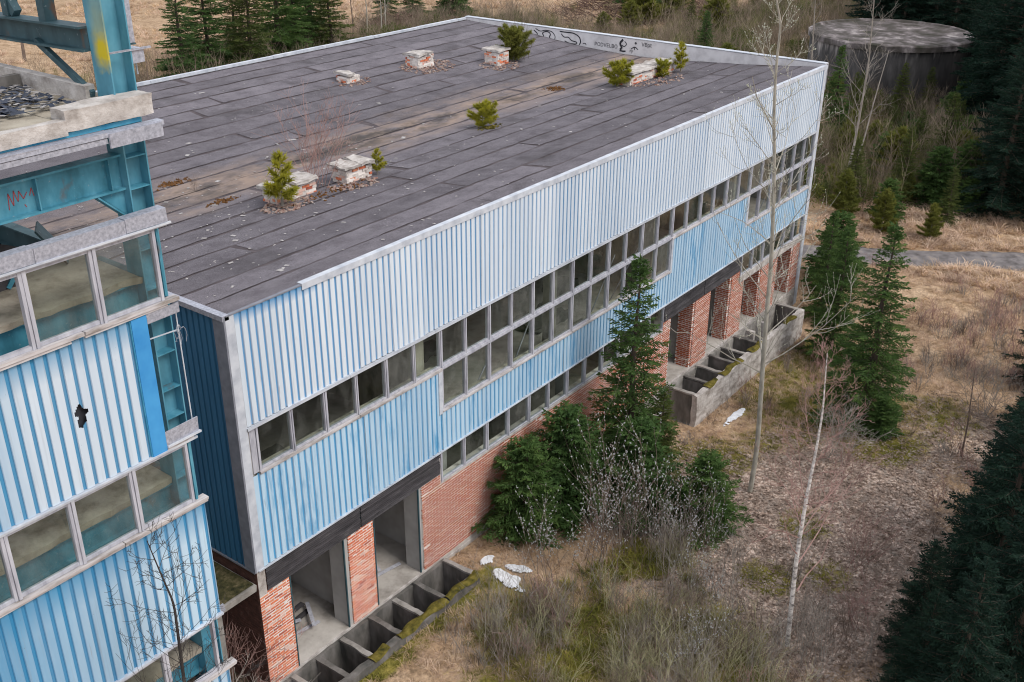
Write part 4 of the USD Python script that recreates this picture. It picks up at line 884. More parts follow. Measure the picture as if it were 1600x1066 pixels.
# ------------------------------------------------------------------ plants
KINDS = W + "/kinds"
stage.CreateClassPrim(KINDS)
def kind(name): p = f"{KINDS}/{name}"; UsdGeom.Xform.Define(stage, p); return p
def grow(kindpath, name, label, cat, loc, rotz, scale, group=None, tilt=None):
    x = UsdGeom.Xform.Define(stage, free(W, name)); p = x.GetPrim()
    p.GetReferences().AddInternalReference(kindpath); p.SetInstanceable(True)
    place(x, loc, rotz, scale, tilt); tag(p, label, cat, group); return p
def tris(P0, P1, P2): 
    n = len(P0); v = np.stack([P0, P1, P2], 1).reshape(-1, 3); return v, np.arange(n * 3).reshape(n, 3)
def norm(a): return a / np.maximum(np.linalg.norm(a, axis=-1, keepdims=True), 1e-9)
def spruce(name, seed, h, r, gap, mat, dens=1., shape=.85, low=.03, trunk="spruce_bark", droop=.35):
    """whorls of drooping branches; every branch carries flat sprays of short needle tufts"""
    rg = np.random.default_rng(seed); k = kind(name)
    mb = MB(); zt = np.linspace(0, h, 12); mb.tube(np.stack([.03 * np.sin(zt), .03 * np.cos(zt * 1.3), zt], 1), np.linspace(.018 * h + .02, .008, 12), 6); 
    A, Bv, C = [], [], []; z = low * h
    tw_ = MB()
    while z < h * .985:
        f = z / h; L0 = r * (1 - f) ** shape + .07
        L0 *= .55 + .45 * min(1, (f + .02) / .10)
        nb = int(rg.integers(5, 8)); a0 = rg.uniform(0, 6.28)
        for b in range(nb):
            a = a0 + b / nb * 6.28 + rg.uniform(-.25, .25); L = L0 * rg.uniform(.62, 1.2); zz = z + rg.uniform(-.5, .5) * gap
            d = np.array([math.cos(a), math.sin(a), 0.]); s = np.array([-d[1], d[0], 0.])
            rise = .55 * (f ** 2) + .12; dr = droop * (1 - f) * rg.uniform(.7, 1.3)
            curve = lambda t: np.array([0, 0, zz]) + d * np.asarray(t)[..., None] * L + np.array([0, 0, 1.]) * (L * (rise * np.asarray(t) - dr * 2.1 * np.asarray(t) ** 1.6 + dr * .95 * np.asarray(t) ** 3))[..., None]
            if L > .45: tw_.tube(curve(np.linspace(0, .9, 4)), np.linspace(.012, .003, 4) * (L + .4), 3)
            nt = max(5, int(L / .062 * dens)); t = np.linspace(.10, 1., nt) ** .85
            for sd in (-1, 1):
                tt = np.clip(t + rg.uniform(-.03, .03, nt), .02, 1.02); p = curve(tt)
                tl = (.40 * L * np.maximum(1 - tt, 0) ** .75 + .10) * rg.uniform(.6, 1.25, nt); tl = np.minimum(tl, .55)
                dirv = norm(d * rg.uniform(.55, .95, (nt, 1)) + s * sd * rg.uniform(.5, 1., (nt, 1)) + np.array([0, 0, 1.]) * rg.uniform(-.42, .10, (nt, 1)))
                # each twig: a main sliver and tufts along it
                for q in range(4):
                    u = q / 4.; b0 = p + dirv * (tl * u)[:, None]; ln = np.maximum(tl * (.42 if q else .5), .085)
                    dd = norm(dirv + rg.normal(0, .32, (nt, 3)) + np.array([0, 0, .12])); w = norm(np.cross(dd, rg.normal(0, 1, (nt, 3)))) * (rg.uniform(.018, .034, (nt, 1)))
                    tip = b0 + dd * ln[:, None]; A.append(b0 - w); Bv.append(b0 + w); C.append(tip)
        z += gap * rg.uniform(.75, 1.25) * (1 - .35 * f)
    # leader
    n = 26; zz = rg.uniform(h * .93, h, n); dd = norm(np.stack([rg.normal(0, .6, n), rg.normal(0, .6, n), np.full(n, .9)], 1)); b0 = np.stack([zz * 0, zz * 0, zz], 1); w = norm(np.cross(dd, rg.normal(0, 1, (n, 3)))) * .02
    A.append(b0 - w); Bv.append(b0 + w); C.append(b0 + dd * .16)
    v, f = tris(np.vstack(A), np.vstack(Bv), np.vstack(C))
    mb.obj(k, "trunk", trunk, True); tw_.obj(k, "branches", trunk); obj(k, "crown", (v, f), mat)
    return k, len(f)
def pine(name, seed, h, r, mat, nb=26, tuft=.16, needles=30, low=.12, bushy=False):
    rg = np.random.default_rng(seed); k = kind(name); mb = MB(); zt = np.linspace(0, h * .93, 6)
    mb.tube(np.stack([.04 * np.sin(zt * 3), .03 * np.sin(zt * 2 + 1), zt], 1), np.linspace(.022 * h + .006, .006, 6), 5); A, Bv, C = [], [], []
    def tuft_at(p, d, ln):
        n = needles; dd = norm(d * rg.uniform(.2, 1.1, (n, 1)) + rg.normal(0, .55, (n, 3))); b0 = p + d * rg.uniform(-.5, .3, (n, 1)) * ln
        w = norm(np.cross(dd, rg.normal(0, 1, (n, 3)))) * ln * .085; A.append(b0 - w); Bv.append(b0 + w); C.append(b0 + dd * ln * rg.uniform(.6, 1.1, (n, 1)))
    for i in range(nb):
        f = low + (1 - low) * (i + rg.random()) / nb; z = f * h * .93; a = i * 2.4 + rg.uniform(-.4, .4)
        L = r * ((1 - f) ** .6 if not bushy else math.sqrt(max(.05, 1 - (2 * f - .8) ** 2))) * rg.uniform(.6, 1.15) + .04
        d = norm(np.array([math.cos(a), math.sin(a), .35 + .6 * f])); p0 = np.array([0, 0, z]); p1 = p0 + d * L
        mb.tube([p0, (p0 + p1) / 2 - [0, 0, .03 * L], p1], [.008 * h ** .5 + .002, .005, .003], 3)
        m_ = max(2, int(L / (tuft * .62)))
        for j in range(m_):
            t = (j + 1) / m_; c = p0 + d * L * t; tuft_at(c, norm(d + [0, 0, .4]), tuft)
            if t > .3 and L > tuft * 1.5:
                for sd in (-1, 1): s = np.array([-d[1], d[0], .25]) * sd; q = c + s * L * .38 * (1.15 - t); tuft_at(q, norm(s + d), tuft * .9); mb.tube([c, q], [.004, .002], 3)
    tuft_at(np.array([0, 0, h * .95]), np.array([0, 0, 1.]), tuft)
    v, f = tris(np.vstack(A), np.vstack(Bv), np.vstack(C)); mb.obj(k, "trunk", "twig_grey"); obj(k, "crown", (v, f), mat); return k
def branchlet(mb, rg, p, d, L, r, depth, up=.25, kids=(4, 7), spread=.75, tips=None, seg=5, wob=.12, n=3, rmin=.0036):
    pts = [np.array(p, float)]; d = norm(np.array(d, float))
    for i in range(seg): d = norm(d + rg.normal(0, wob, 3) + [0, 0, up / seg]); pts.append(pts[-1] + d * L / seg)
    pts = np.array(pts); mb.tube(pts, np.linspace(r, max(r * .3, rmin * .7), seg + 1), n)
    if tips is not None and depth <= 1: tips += [pts[j] * (1 - t) + pts[j + 1] * t for j in range(1, seg) for t in (rg.random(),)] + [pts[-1]]
    if depth > 0:
        for _ in range(int(rg.integers(*kids))):
            t = rg.uniform(.18, .95); j = min(int(t * seg), seg - 1); q = pts[j] + (pts[j + 1] - pts[j]) * (t * seg - j); dd = norm(pts[j + 1] - pts[j])
            s = norm(np.cross(dd, rg.normal(0, 1, 3))); branchlet(mb, rg, q, dd * (1 - spread * .5) + s * spread, L * rg.uniform(.32, .6) * (1.15 - .5 * t), max(r * .5, rmin), depth - 1, up, kids, spread, tips, max(3, seg - 1), wob, 3, rmin)
def bits(pts, size, rg, long=1.):
    c = np.array(pts); n = len(c); u = norm(rg.normal(0, 1, (n, 3)) + [0, 0, 1.2 * (long > 1)]); w = norm(np.cross(u, rg.normal(0, 1, (n, 3)))); x = np.cross(u, w); s = size * rg.uniform(.6, 1.3, (n, 1))
    V = np.stack([c - u * s * long, c + w * s * .6, c + x * s * .6, c - w * s * .6, c - x * s * .6, c + u * s * long], 1); f = np.array([[0, 2, 1], [0, 3, 2], [0, 4, 3], [0, 1, 4], [5, 1, 2], [5, 2, 3], [5, 3, 4], [5, 4, 1]])
    return V.reshape(-1, 3), (f[None] + np.arange(n)[:, None, None] * 6).reshape(-1, 3)
def bare_tree(name, label, cat, path, r0, r1, bark, twigs, seed, nb, z_from, L=(1., 2.4), up=.5, depth=2, spread=.8, tips_mat=None, size=.016, kids=(3, 6), ang=.7, group=None, named=()):
    """a trunk along a given path and limbs with twigs"""
    t = thing(name, label, cat, group, path[0]); rg = np.random.default_rng(seed); P = np.array(path, float) - path[0]
    s = np.linspace(0, len(P) - 1, len(P) * 4); i0 = np.minimum(s.astype(int), len(P) - 2); fr = (s - i0)[:, None]; P = P[i0] * (1 - fr) + P[i0 + 1] * fr
    kk = np.ones(3) / 3; P[1:-1] = np.stack([np.convolve(P[:, c], kk, "valid") for c in range(3)], 1)
    mb = MB(); mb.tube(P, np.linspace(r0, r1, len(P)), 8); mb.obj(t, "trunk", bark, True)
    hz = P[:, 2]; mb = MB(); tips = [] if tips_mat else None
    for b in range(nb):
        z = z_from + (hz[-1] - z_from) * ((b + rg.random()) / nb); p = np.array([np.interp(z, hz, P[:, c]) for c in range(3)]); f = (z - hz[0]) / (hz[-1] - hz[0]); a = b * 2.4 + rg.uniform(-.5, .5)
        branchlet(mb, rg, p, [math.cos(a) * ang, math.sin(a) * ang, 1 - ang * .6], rg.uniform(*L) * (1.15 - .75 * max(0, (z - z_from) / (hz[-1] - z_from))), max(.006, (r0 + (r1 - r0) * f) * .36), depth, up, kids, spread, tips)
    for (pp, rr) in named: mb.tube(np.array(pp) - path[0], np.linspace(rr, rr * .3, len(pp)), 5)
    mb.obj(t, "branches", twigs)
    if tips_mat and tips: obj(t, "buds", bits(tips, size, rg), tips_mat, kind="stuff")
    return t
def shrub_kind(name, seed, h, stems, mat, depth=2, kids=(3, 6), lean=.5, r=.010, tips_mat=None, size=.02, up=.5, crown="stems"):
    rg = np.random.default_rng(seed); k = kind(name); mb = MB(); tips = [] if tips_mat else None
    for s in range(stems):
        a = rg.uniform(0, 6.28); l = rg.uniform(.1, lean); branchlet(mb, rg, [rg.normal(0, .10 * h), rg.normal(0, .10 * h), 0], [math.cos(a) * l, math.sin(a) * l, 1], h * rg.uniform(.6, 1.1), r, depth, up, kids, .7, tips)
    mb.obj(k, crown, mat)
    if tips_mat: obj(k, "catkins", bits(tips, size, rg, 1.5), tips_mat, kind="stuff")
    return k
gz = lambda x, y: float(ground_z(x, y)) - .04

SP = {}
SP["tall"], n1 = spruce("spruce_tall", 1, 8.0, 1.75, .30, "spruce_green", .9)
SP["full"], n2 = spruce("spruce_full", 2, 7.4, 2.0, .27, "spruce_green", .9, .72)
SP["young"], n3 = spruce("spruce_young", 3, 2.7, 1.35, .14, "spruce_green", 1.15, .62, .01)
SP["dark"], n4 = spruce("spruce_deep", 4, 9.0, 2.4, .30, "spruce_shade_dark", .85, .75)
SP["olive"], n5 = spruce("spruce_pale", 5, 7.0, 1.7, .30, "spruce_olive", .8, .8)
print("spruce triangles", n1, n2, n3, n4, n5)
YK = pine("pine_sapling", 6, 1.2, .42, "pine_yellow", 16, .17, 34)
YB = pine("pine_bush", 7, .8, .5, "pine_yellow", 18, .15, 30, .02, True)
GB = pine("green_bush", 8, 1.1, .7, "pine_olive", 34, .14, 34, .02, True)
PO = pine("pine_grown", 9, 4.2, 1.5, "pine_olive", 46, .34, 26, .08)
# spruces before the facade
for kd, lab, x, y, s, rz in [
    ("tall", "tallest spruce growing close to the brick wall before the long facade", 13.3, -1.75, 1.0, 20),
    ("young", "dark young spruce against the brick wall, leftmost of the clump", 8.9, -.95, 1.12, 40),
    ("young", "young spruce squeezed between the tall spruce and brick wall", 10.6, -1.2, 1.30, 190),
    ("young", "rounded bright green young spruce right of the willow catkins", 12.3, -5.0, .98, 90),
    ("young", "young spruce in front of the tall spruce, behind the catkin willow", 11.9, -2.9, 1.22, 300),
    ("olive", "yellowish spruce merging with the right side of the tall spruce", 13.6, -2.7, .56, 120),
    ("tall", "pointed spruce standing alone in the dry grass right of the raised pits", 22.0, -6.3, (1.0, 1.0, .94), 10),
    ("full", "spruce behind the lone pointed one, left of it near the pit end", 26.9, -3.2, (.66, .66, .78), 130),
    ("tall", "slim spruce touching the far corner of the hall", 30.4, -1.35, .62, 220),
    ("young", "small spruce hidden behind the far corner spruces", 33.2, -.8, 1.2, 60),
    ("young", "little spruce at the foot of the lone pointed spruce", 21.1, -7.2, .55, 15),
]: grow(SP[kd], "spruce_tree", lab, "spruce", (x, y, gz(x, y)), rz, s)
# dark spruces at the right edge
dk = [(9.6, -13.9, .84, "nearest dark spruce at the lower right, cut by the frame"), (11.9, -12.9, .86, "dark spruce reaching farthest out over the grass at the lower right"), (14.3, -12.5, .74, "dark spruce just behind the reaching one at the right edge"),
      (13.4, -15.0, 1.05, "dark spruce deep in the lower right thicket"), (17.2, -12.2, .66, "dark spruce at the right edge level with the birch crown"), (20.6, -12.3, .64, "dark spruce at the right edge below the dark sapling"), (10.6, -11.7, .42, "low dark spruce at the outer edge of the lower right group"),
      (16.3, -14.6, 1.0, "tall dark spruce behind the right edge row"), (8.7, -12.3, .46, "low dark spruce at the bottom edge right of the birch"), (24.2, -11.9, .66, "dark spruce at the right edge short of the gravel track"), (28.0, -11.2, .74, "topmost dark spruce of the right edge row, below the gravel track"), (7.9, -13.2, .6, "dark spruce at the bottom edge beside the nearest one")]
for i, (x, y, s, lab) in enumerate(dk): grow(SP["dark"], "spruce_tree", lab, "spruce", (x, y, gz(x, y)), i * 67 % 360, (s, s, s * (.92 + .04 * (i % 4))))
# dark wood beyond the track at the upper right
wr = np.random.default_rng(31); spots = []
for _ in range(4000):
    x, y = wr.uniform(46, 128), wr.uniform(-14, 40)
    top = -3.2 + (x - 46) * .27 + (9 if x > 82 else 0)
    if not top - 9 < y < top or math.hypot(x - 72.5, y - 10.8) < 8 or (x < 52 and y < -7): continue
    if any((x - a) ** 2 + (y - b) ** 2 < 6.5 for a, b in spots): continue
    spots.append((x, y))
    if len(spots) >= 150: break
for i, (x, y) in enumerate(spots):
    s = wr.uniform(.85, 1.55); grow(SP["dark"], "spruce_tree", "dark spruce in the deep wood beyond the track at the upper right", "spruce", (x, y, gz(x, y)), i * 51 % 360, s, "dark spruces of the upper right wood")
# behind the roof
for i, (kd, x, y, s, lab) in enumerate([("tall", 37.0, 51.0, 1.05, "leftmost spruce rising behind the rear eave"), ("full", 40.5, 52.5, 1.15, "second spruce from the left behind the rear eave"), ("olive", 43.0, 50.5, 1.2, "pale green spruce in the group behind the rear eave"),
        ("tall", 47.2, 52.0, 1.3, "spruce at the middle of the group behind the rear eave"), ("full", 50.2, 53.5, 1.2, "bushy spruce right of the middle behind the rear eave"), ("olive", 52.0, 51.0, 1.05, "pale spruce at the right of the group behind the eave"), ("tall", 54.0, 55.5, 1.25, "rightmost tall spruce of the group behind the rear eave"),
        ("olive", 46.0, 56.0, 1.0, "thin pale spruce showing between two darker ones at the back"), ("full", 73.0, 60.5, .95, "broad spruce above the rear roof corner"), ("tall", 70.0, 61.5, 1.0, "spruce left of the broad one above the rear roof corner"), ("young", 77.0, 58.5, 1.9, "low spruce right of the broad one above the roof corner"),
        ("tall", 56.3, 8.6, .78, "narrow dark spruce standing before the round tank"), ("full", 73.5, 27.0, .62, "dark spruce above the far parapet right of the yellow bushes"), ("olive", 84.0, 34.0, .60, "pale spruce on the rubble slope above the far parapet"), ("young", 94.0, 45.5, 2.2, "dark low spruce on the rubble slope at the top"),
        ("olive", 46.3, .6, .62, "pale spruce among bare shrubs beyond the hall end"), ("olive", 52.5, .2, .72, "taller pale spruce among bare shrubs left of the dark wood"), ("olive", 50.0, -2.8, .5, "low pale spruce beside the dark wood by the track"), ("young", 47.0, -1.0, 1.2, "dark low spruce in the thicket by the track")]):
    grow(SP[kd], "spruce_tree", lab, "spruce", (x, y, gz(x, y)), i * 77 % 360, (s * 1.4, s * 1.4, s * 1.12) if x < 58 and y > 40 else s)
for i, (x, y, s, lab) in enumerate([(88.5, 42.0, .95, "large yellow-green pine on the rubble slope above the scrawled parapet"), (84.6, 41.2, .55, "small yellow pine left of the large one above the parapet"), (92.0, 40.5, .8, "yellow-green pine right of the large one on the slope"), (86.5, 32.5, .75, "yellow-green pine above the middle of the far parapet"), (66.5, 21.5, .6, "yellow-green bush behind the far parapet near the bare poplar"),
        (80.0, 41.6, .45, "yellow-green pine bush close behind the far parapet at left"), (58.0, 15.5, .62, "yellow-green bush left of the round tank"), (49.5, 2.0, .6, "yellow-green bush amid the shrubs right of the hall"), (52.0, -.9, .55, "yellow-green bush at the edge of the dark wood")]):
    grow(PO, "pine_tree", lab, "pine", (x, y, gz(x, y)), i * 93 % 360, (s * 2., s * 2., s * 1.35))
mixed = []
for _ in range(3000):
    x, y = wr.uniform(40, 69), wr.uniform(-4, 14)
    if not (-3.5 + (x - 46) * .27 < y < 2.5 + (x - 40) * .38) or math.hypot(x - 72.5, y - 10.8) < 7 or any((x - a) ** 2 + (y - b) ** 2 < 4.5 for a, b in mixed): continue
    mixed.append((x, y))
    if len(mixed) >= 40: break
for i, (x, y) in enumerate(mixed):
    grow((SP["olive"], PO, SP["young"])[i % 3], "young_conifer", "young olive green conifer in the mixed thicket between the hall end and round tank", "conifer", (x, y, gz(x, y)), i * 71 % 360, wr.uniform(.32, .6) * (2.2 if i % 3 == 2 else 1.25 if i % 3 == 1 else 1), "young conifers in the thicket before the tank")
# on the roof
dz = lambda y: float(deck(y)) + .01
for kd, lab, x, y, s, rz in [(YK, "tallest yellow-green pine sapling on the roof before the near vent", 6.15, 5.15, 1.22, 0), (YB, "lone yellow-green pine sapling in the middle of the roof", 16.1, 6.2, 1.0, 50), (YK, "small pine sapling at the right side of the capped vent", 9.85, 5.2, .62, 80),
                         (YB, "golden pine bush at the left end of the long vent wall", 24.25, 5.9, 1.15, 30), (YB, "golden pine bush before the middle of the long vent wall", 26.7, 5.3, .8, 150), (YK, "golden pine leaning out at the right end of the long vent wall", 28.0, 5.2, .98, 210)]:
    grow(kd, "pine_sapling", lab, "pine sapling", (x, y, dz(y)), rz, s)
grow(GB, "green_bush", "dense green bush swallowing the vent near the far roof corner", "bush", (25.7, 12.1, dz(12.1)), 0, (1.35, 1.15, 1.25))
SH = shrub_kind("roof_shrub", 41, 2.3, 16, "twig_pink", 2, (4, 7), .62, .010)
SH2 = shrub_kind("twiggy_shrub", 42, 1.5, 10, "twig_brown", 2, (3, 6), .6, .008)
grow(SH, "bare_shrub", "fine reddish bare shrub growing between the two near vents", "shrub", (7.95, 5.75, dz(5.7)), 0, 1.0)
grow(SH2, "bare_shrub", "bare brown twigs rising out of the green roof bush", "shrub", (26.3, 12.1, dz(12.1)), 40, 1.15)
grow(SH2, "bare_shrub", "dry grass-like twigs left of the tallest roof pine", "shrub", (5.95, 8.6, dz(8.6)), 10, .3)
# bare trees
bare_tree("poplar_tree", "tall leafless poplar with pale trunk crossing the far half of the facade", "poplar", [(15.55, -5, gz(15.55, -5) - .1), (15.72, -5, 1.1), (15.42, -5, 3.5), (15.11, -5.02, 5.78), (15.05, -5, 7.39), (14.77, -5, 9.0), (14.4, -5, 10.7), (14.0, -5, 12.0), (13.79, -5, 13.3), (13.7, -5.05, 14.3), (13.32, -5, 15.0), (12.9, -5, 15.8)],
          .088, .018, "poplar_bark", "poplar_bark", 61, 40, 4.2, (1.4, 3.3), .75, 2, .7, "bud", .018, (3, 6), .74, None,
          [([(14.1, -5, 11.6), (13.4, -5, 12.2), (12.72, -5.05, 12.7), (12.2, -5.1, 13.3)], .022)])
bare_tree("birch_tree", "slender white-barked birch leaning out of the lower right grass", "birch", [(9.24, -9, gz(9.24, -9) - .1), (9.02, -9, 1.7), (8.91, -9, 2.9), (8.95, -9, 4.4), (9.05, -9, 5.2), (9.13, -9, 5.8), (9.18, -9, 6.8), (9.0, -9, 7.7), (8.88, -9, 8.4)], .068, .008, "birch_bark", "twig_pink", 62, 34, 3.4, (.9, 1.9), .6, 2, .75, None, .01, (4, 7), .8, None,
          [([(9.32, -9, 1.6), (9.8, -9.0, 1.75), (10.5, -9.1, 1.9), (10.9, -9.1, 2.3)], .022), ([(8.9, -9, 2.6), (9.6, -9, 2.7), (10.3, -9, 2.85), (10.9, -9.05, 3.3), (11.2, -9, 3.9)], .02), ([(8.9, -9, 3.0), (8.5, -9, 3.4), (8.0, -9, 4.1), (7.5, -9, 5.0)], .018), ([(9.13, -9, 5.7), (9.2, -9, 6.6), (9.05, -9, 7.6), (8.9, -9, 8.3)], .006)])
bare_tree("bare_tree", "twin-stemmed bare tree rising before the round tank", "tree", [(45.1, 3.5, gz(45, 3.5)), (46.0, 3.5, 2.6), (46.2, 3.5, 4.8), (46.35, 3.5, 7.2), (45.9, 3.5, 9.6), (45.5, 3.5, 11.5)], .085, .02, "twig_grey", "twig_grey", 63, 22, 3.0, (1.2, 3.0), .7, 2, .7, None, .01, (3, 6), .7, None,
          [([(45.5, 3.4, .6), (46.6, 3.2, 3.0), (47.4, 3.2, 5.2), (48.5, 3.2, 7.6)], .055)])
bare_tree("bare_tree", "leafless tree with dark twigs before the lowest blue panel of the stair tower", "tree", [(-4.75, -4.35, gz(-4.7, -4.3)), (-4.8, -4.3, 3.0), (-4.78, -4.3, 6.0), (-4.74, -4.32, 7.5), (-4.70, -4.3, 8.2), (-4.82, -4.3, 8.8), (-4.95, -4.3, 9.5)], .042, .007, "twig_dark", "twig_dark", 64, 34, 5.2, (.8, 1.7), .5, 2, .75, None, .01, (3, 6), .8)
bare_tree("bare_tree", "dark bare sapling at the right edge below the gravel track", "tree", [(21.2, -9.9, gz(21.2, -9.9)), (21.1, -9.9, 1.2), (20.9, -9.85, 2.4), (20.8, -9.8, 3.4)], .035, .010, "twig_brown", "twig_brown", 65, 14, .8, (.9, 2.0), .5, 2, .75, None, .01, (3, 6), .8)
bare_tree("bare_tree", "tall thin bare tree just behind the far corner of the hall", "tree", [(42.6, 5.2, gz(42.6, 5.2)), (42.6, 5.2, 4), (42.4, 5.2, 8), (41.8, 5.2, 11.5)], .085, .02, "twig_grey", "twig_grey", 66, 18, 4.0, (.9, 2.0), .7, 2, .6, None, .01, (2, 5), .6)
for i, (x, y, h, lab) in enumerate([(61.8, 56.3, 8.5, "leftmost pale bare trunk behind the rear eave"), (62.9, 55.5, 9.5, "pale bare trunk second in the row behind the rear eave"), (64.3, 56.3, 9.0, "rightmost pale bare trunk of the row behind the rear eave"), (58.6, 55.0, 7.5, "bare young tree right beside the rear spruce group"), (30.5, 46, 5.2, "brown bare tree left of the rear spruce group"), (33.2, 44.5, 4.6, "thin bare tree between the stair tower and rear spruces"), (38.0, 75, 7, "dark bare tree at the field edge at the upper left"), (33.0, 77, 7, "dark bare tree beside the steel frame at the upper left")]):
    bare_tree("bare_tree", lab, "tree", [(x, y, gz(x, y)), (x + .1, y, h * .35), (x - .1, y, h * .7), (x + .05, y, h)], .07 if i < 6 else .16, .012, "poplar_bark" if i < 3 else "twig_brown", "twig_grey" if i < 3 else "twig_brown", 80 + i, 12, h * .2, (.9, 1.9), .7, 2, .6, None, .01, (2, 5), .6)
# willows with white catkins
WK = shrub_kind("willow_catkin", 43, 3.2, 13, "twig_brown", 1, (7, 11), .42, .012, "catkin", .024, .9)
WK2 = shrub_kind("willow_low", 44, 2.0, 10, "twig_brown", 1, (6, 10), .6, .009, "catkin", .024, .7)
for kd, lab, x, y, s, rz in [(WK, "willow shrub full of white catkins, middle of the clump before the spruces", 8.9, -3.4, 1.0, 0), (WK, "tall willow with catkins behind the middle one", 10.1, -3.7, 1.18, 120), (WK2, "catkin willow at the left edge of the willow clump", 7.9, -2.6, 1.0, 60), (WK, "upright catkin willow before the rounded young spruce", 11.5, -5.2, .80, 250), (WK2, "low catkin willow right of the willow clump", 10.6, -4.9, 1.1, 30),
                         (WK2, "catkin willow at the bottom edge left of the birch", 6.8, -7.4, .8, 310), (WK2, "thin catkin willow between the willow clump and birch", 9.3, -6.6, .8, 20)]:
    grow(kd, "willow_shrub", lab, "willow", (x, y, gz(x, y)), rz, s)
BS = shrub_kind("bramble", 45, 1.7, 14, "twig_grey", 2, (3, 6), 1.0, .009, up=-.1)
BP = shrub_kind("pink_shrub", 46, 1.6, 12, "twig_pink", 2, (3, 6), .8, .008)
for kd, lab, x, y, s, rz in [(BS, "tangled grey shrub before the lone pointed spruce", 18.7, -6.6, 1.2, 0), (BS, "tangled grey shrub left of the lone pointed spruce", 20.2, -6.0, 1.0, 90), (BP, "pinkish bare shrub between poplar and lone spruce", 17.3, -7.4, 1.1, 30), (BP, "pinkish bare shrub right behind the birch", 13.4, -9.3, 1.2, 70), (BP, "bare shrub with red twigs at the lower right bank", 11.0, -10.2, 1.0, 160),
                         (BS, "brown tangle at the foot of the stair tower beside the dark brick wall", -1.2, -1.6, 1.5, 10), (BP, "thin twigs in the gap before the dark brick wall", -.6, .6, 1.6, 50), (BS, "bare bush under the stair tower window", -2.6, -4.6, 1.6, 250), (BS, "grey bush in the dark grass at the right edge", 24.5, -9.6, 1.3, 140)]:
    grow(kd, "bare_shrub", lab, "shrub", (x, y, gz(x, y)), rz, s)

# ------------------------------------------------------------------ round tank and rubble behind
tk = thing("round_tank", "round weathered concrete tank with crumbling flat top at the upper right", "tank", None, (72.5, 10.8, 0))
n = 96; an = np.linspace(0, 2 * np.pi, n, endpoint=False); R = 6.0; TH = 4.6
def ring(r, z, j=0.): rr = r + j * (meshkit.fbm(np.stack([np.cos(an) * 4, np.sin(an) * 4, an * 0 + z], -1), 4, 3) - .5); return np.stack([rr * np.cos(an), rr * np.sin(an), np.full(n, z) + j * .5 * (meshkit.fbm(np.stack([np.cos(an) * 6, np.sin(an) * 6, an * 0], -1), 4, 7) - .5)], 1)
def lathe(rings, mat, name, par):
    V = np.vstack(rings); F = [[r * n + i, r * n + (i + 1) % n, (r + 1) * n + (i + 1) % n, (r + 1) * n + i] for r in range(len(rings) - 1) for i in range(n)]
    return obj(par, name, (V, np.array(F)), mat, 35)
lathe([ring(R, -1.5), ring(R, TH - .45, .02)], "tank_concrete", "wall", tk)
lathe([ring(R + .02, TH - .46, .03), ring(R + .16, TH - .44, .06), ring(R + .16, TH - .07, .22), ring(R + .02, TH + .03, .22), ring(R - .22, TH + .02, .25), ring(R - .34, TH - .14, .05)], "tank_top", "rim", tk)
V = [(0, 0, TH - .08)]; k = 14
for r in range(1, k + 1):
    for a in an: q = np.array([R * .96 * r / k * math.cos(a), R * .96 * r / k * math.sin(a), 0]); V.append((q[0], q[1], TH - .10 + .22 * (meshkit.fbm(q * 1.1, 5, 9) - .5)))
mb = MB(); mb.add(V, np.array([[0, 1 + i, 1 + (i + 1) % n] for i in range(n)])); mb.F.append(np.array([t for r in range(k - 1) for i in range(n) for t in ([1 + r * n + i, 1 + (r + 1) * n + i, 1 + (r + 1) * n + (i + 1) % n], [1 + r * n + i, 1 + (r + 1) * n + (i + 1) % n, 1 + r * n + (i + 1) % n])]))
mb.obj(tk, "top", "tank_top", True)
def heap(label, c, r, h, nlog, seed):
    rg = np.random.default_rng(seed); m = MB()
    for _ in range(nlog):
        a, q = rg.uniform(0, 6.28), r * math.sqrt(rg.random()); x, y = c[0] + q * math.cos(a), c[1] + q * math.sin(a) * .6; z = gz(x, y) + h * max(0, 1 - (q / r) ** 2) * rg.random(); b = rg.uniform(0, 3.14); L = rg.uniform(.3, 1.5)
        d = np.array([math.cos(b), math.sin(b), rg.uniform(-.5, .6)]) * L; m.tube([[x, y, z], np.array([x, y, z + .1]) + d], [rg.uniform(.015, .07), .012], 4)
    return m.obj(W, "brush_pile", "brush", label=label, cat="brush pile", kind="stuff")
heap("reddish brush heap behind the rear eave right of the pale trunks", (68.5, 58.0), 5.5, 1.6, 700, 1)
heap("brush and log litter on the slope above the scrawled parapet", (96.0, 47.0), 13, 1.5, 1500, 2)
heap("brown brush heap behind the far parapet at its middle", (93.0, 36.0), 8, 1.8, 700, 3)
t = thing("dumped_tyre", "small dark round dumped tyre in the thicket at the top", "tyre", None, (80.5, 25.2, gz(80.5, 25.2) + 1.0))
tor = trimesh.creation.torus(.42, .17, 24, 12); v = np.array(tor.vertices)[:, [0, 2, 1]]; obj(t, "tread", (v @ trimesh.transformations.rotation_matrix(1.0, [0, 0, 1])[:3, :3].T, np.array(tor.faces)), "tarp_dark", True)

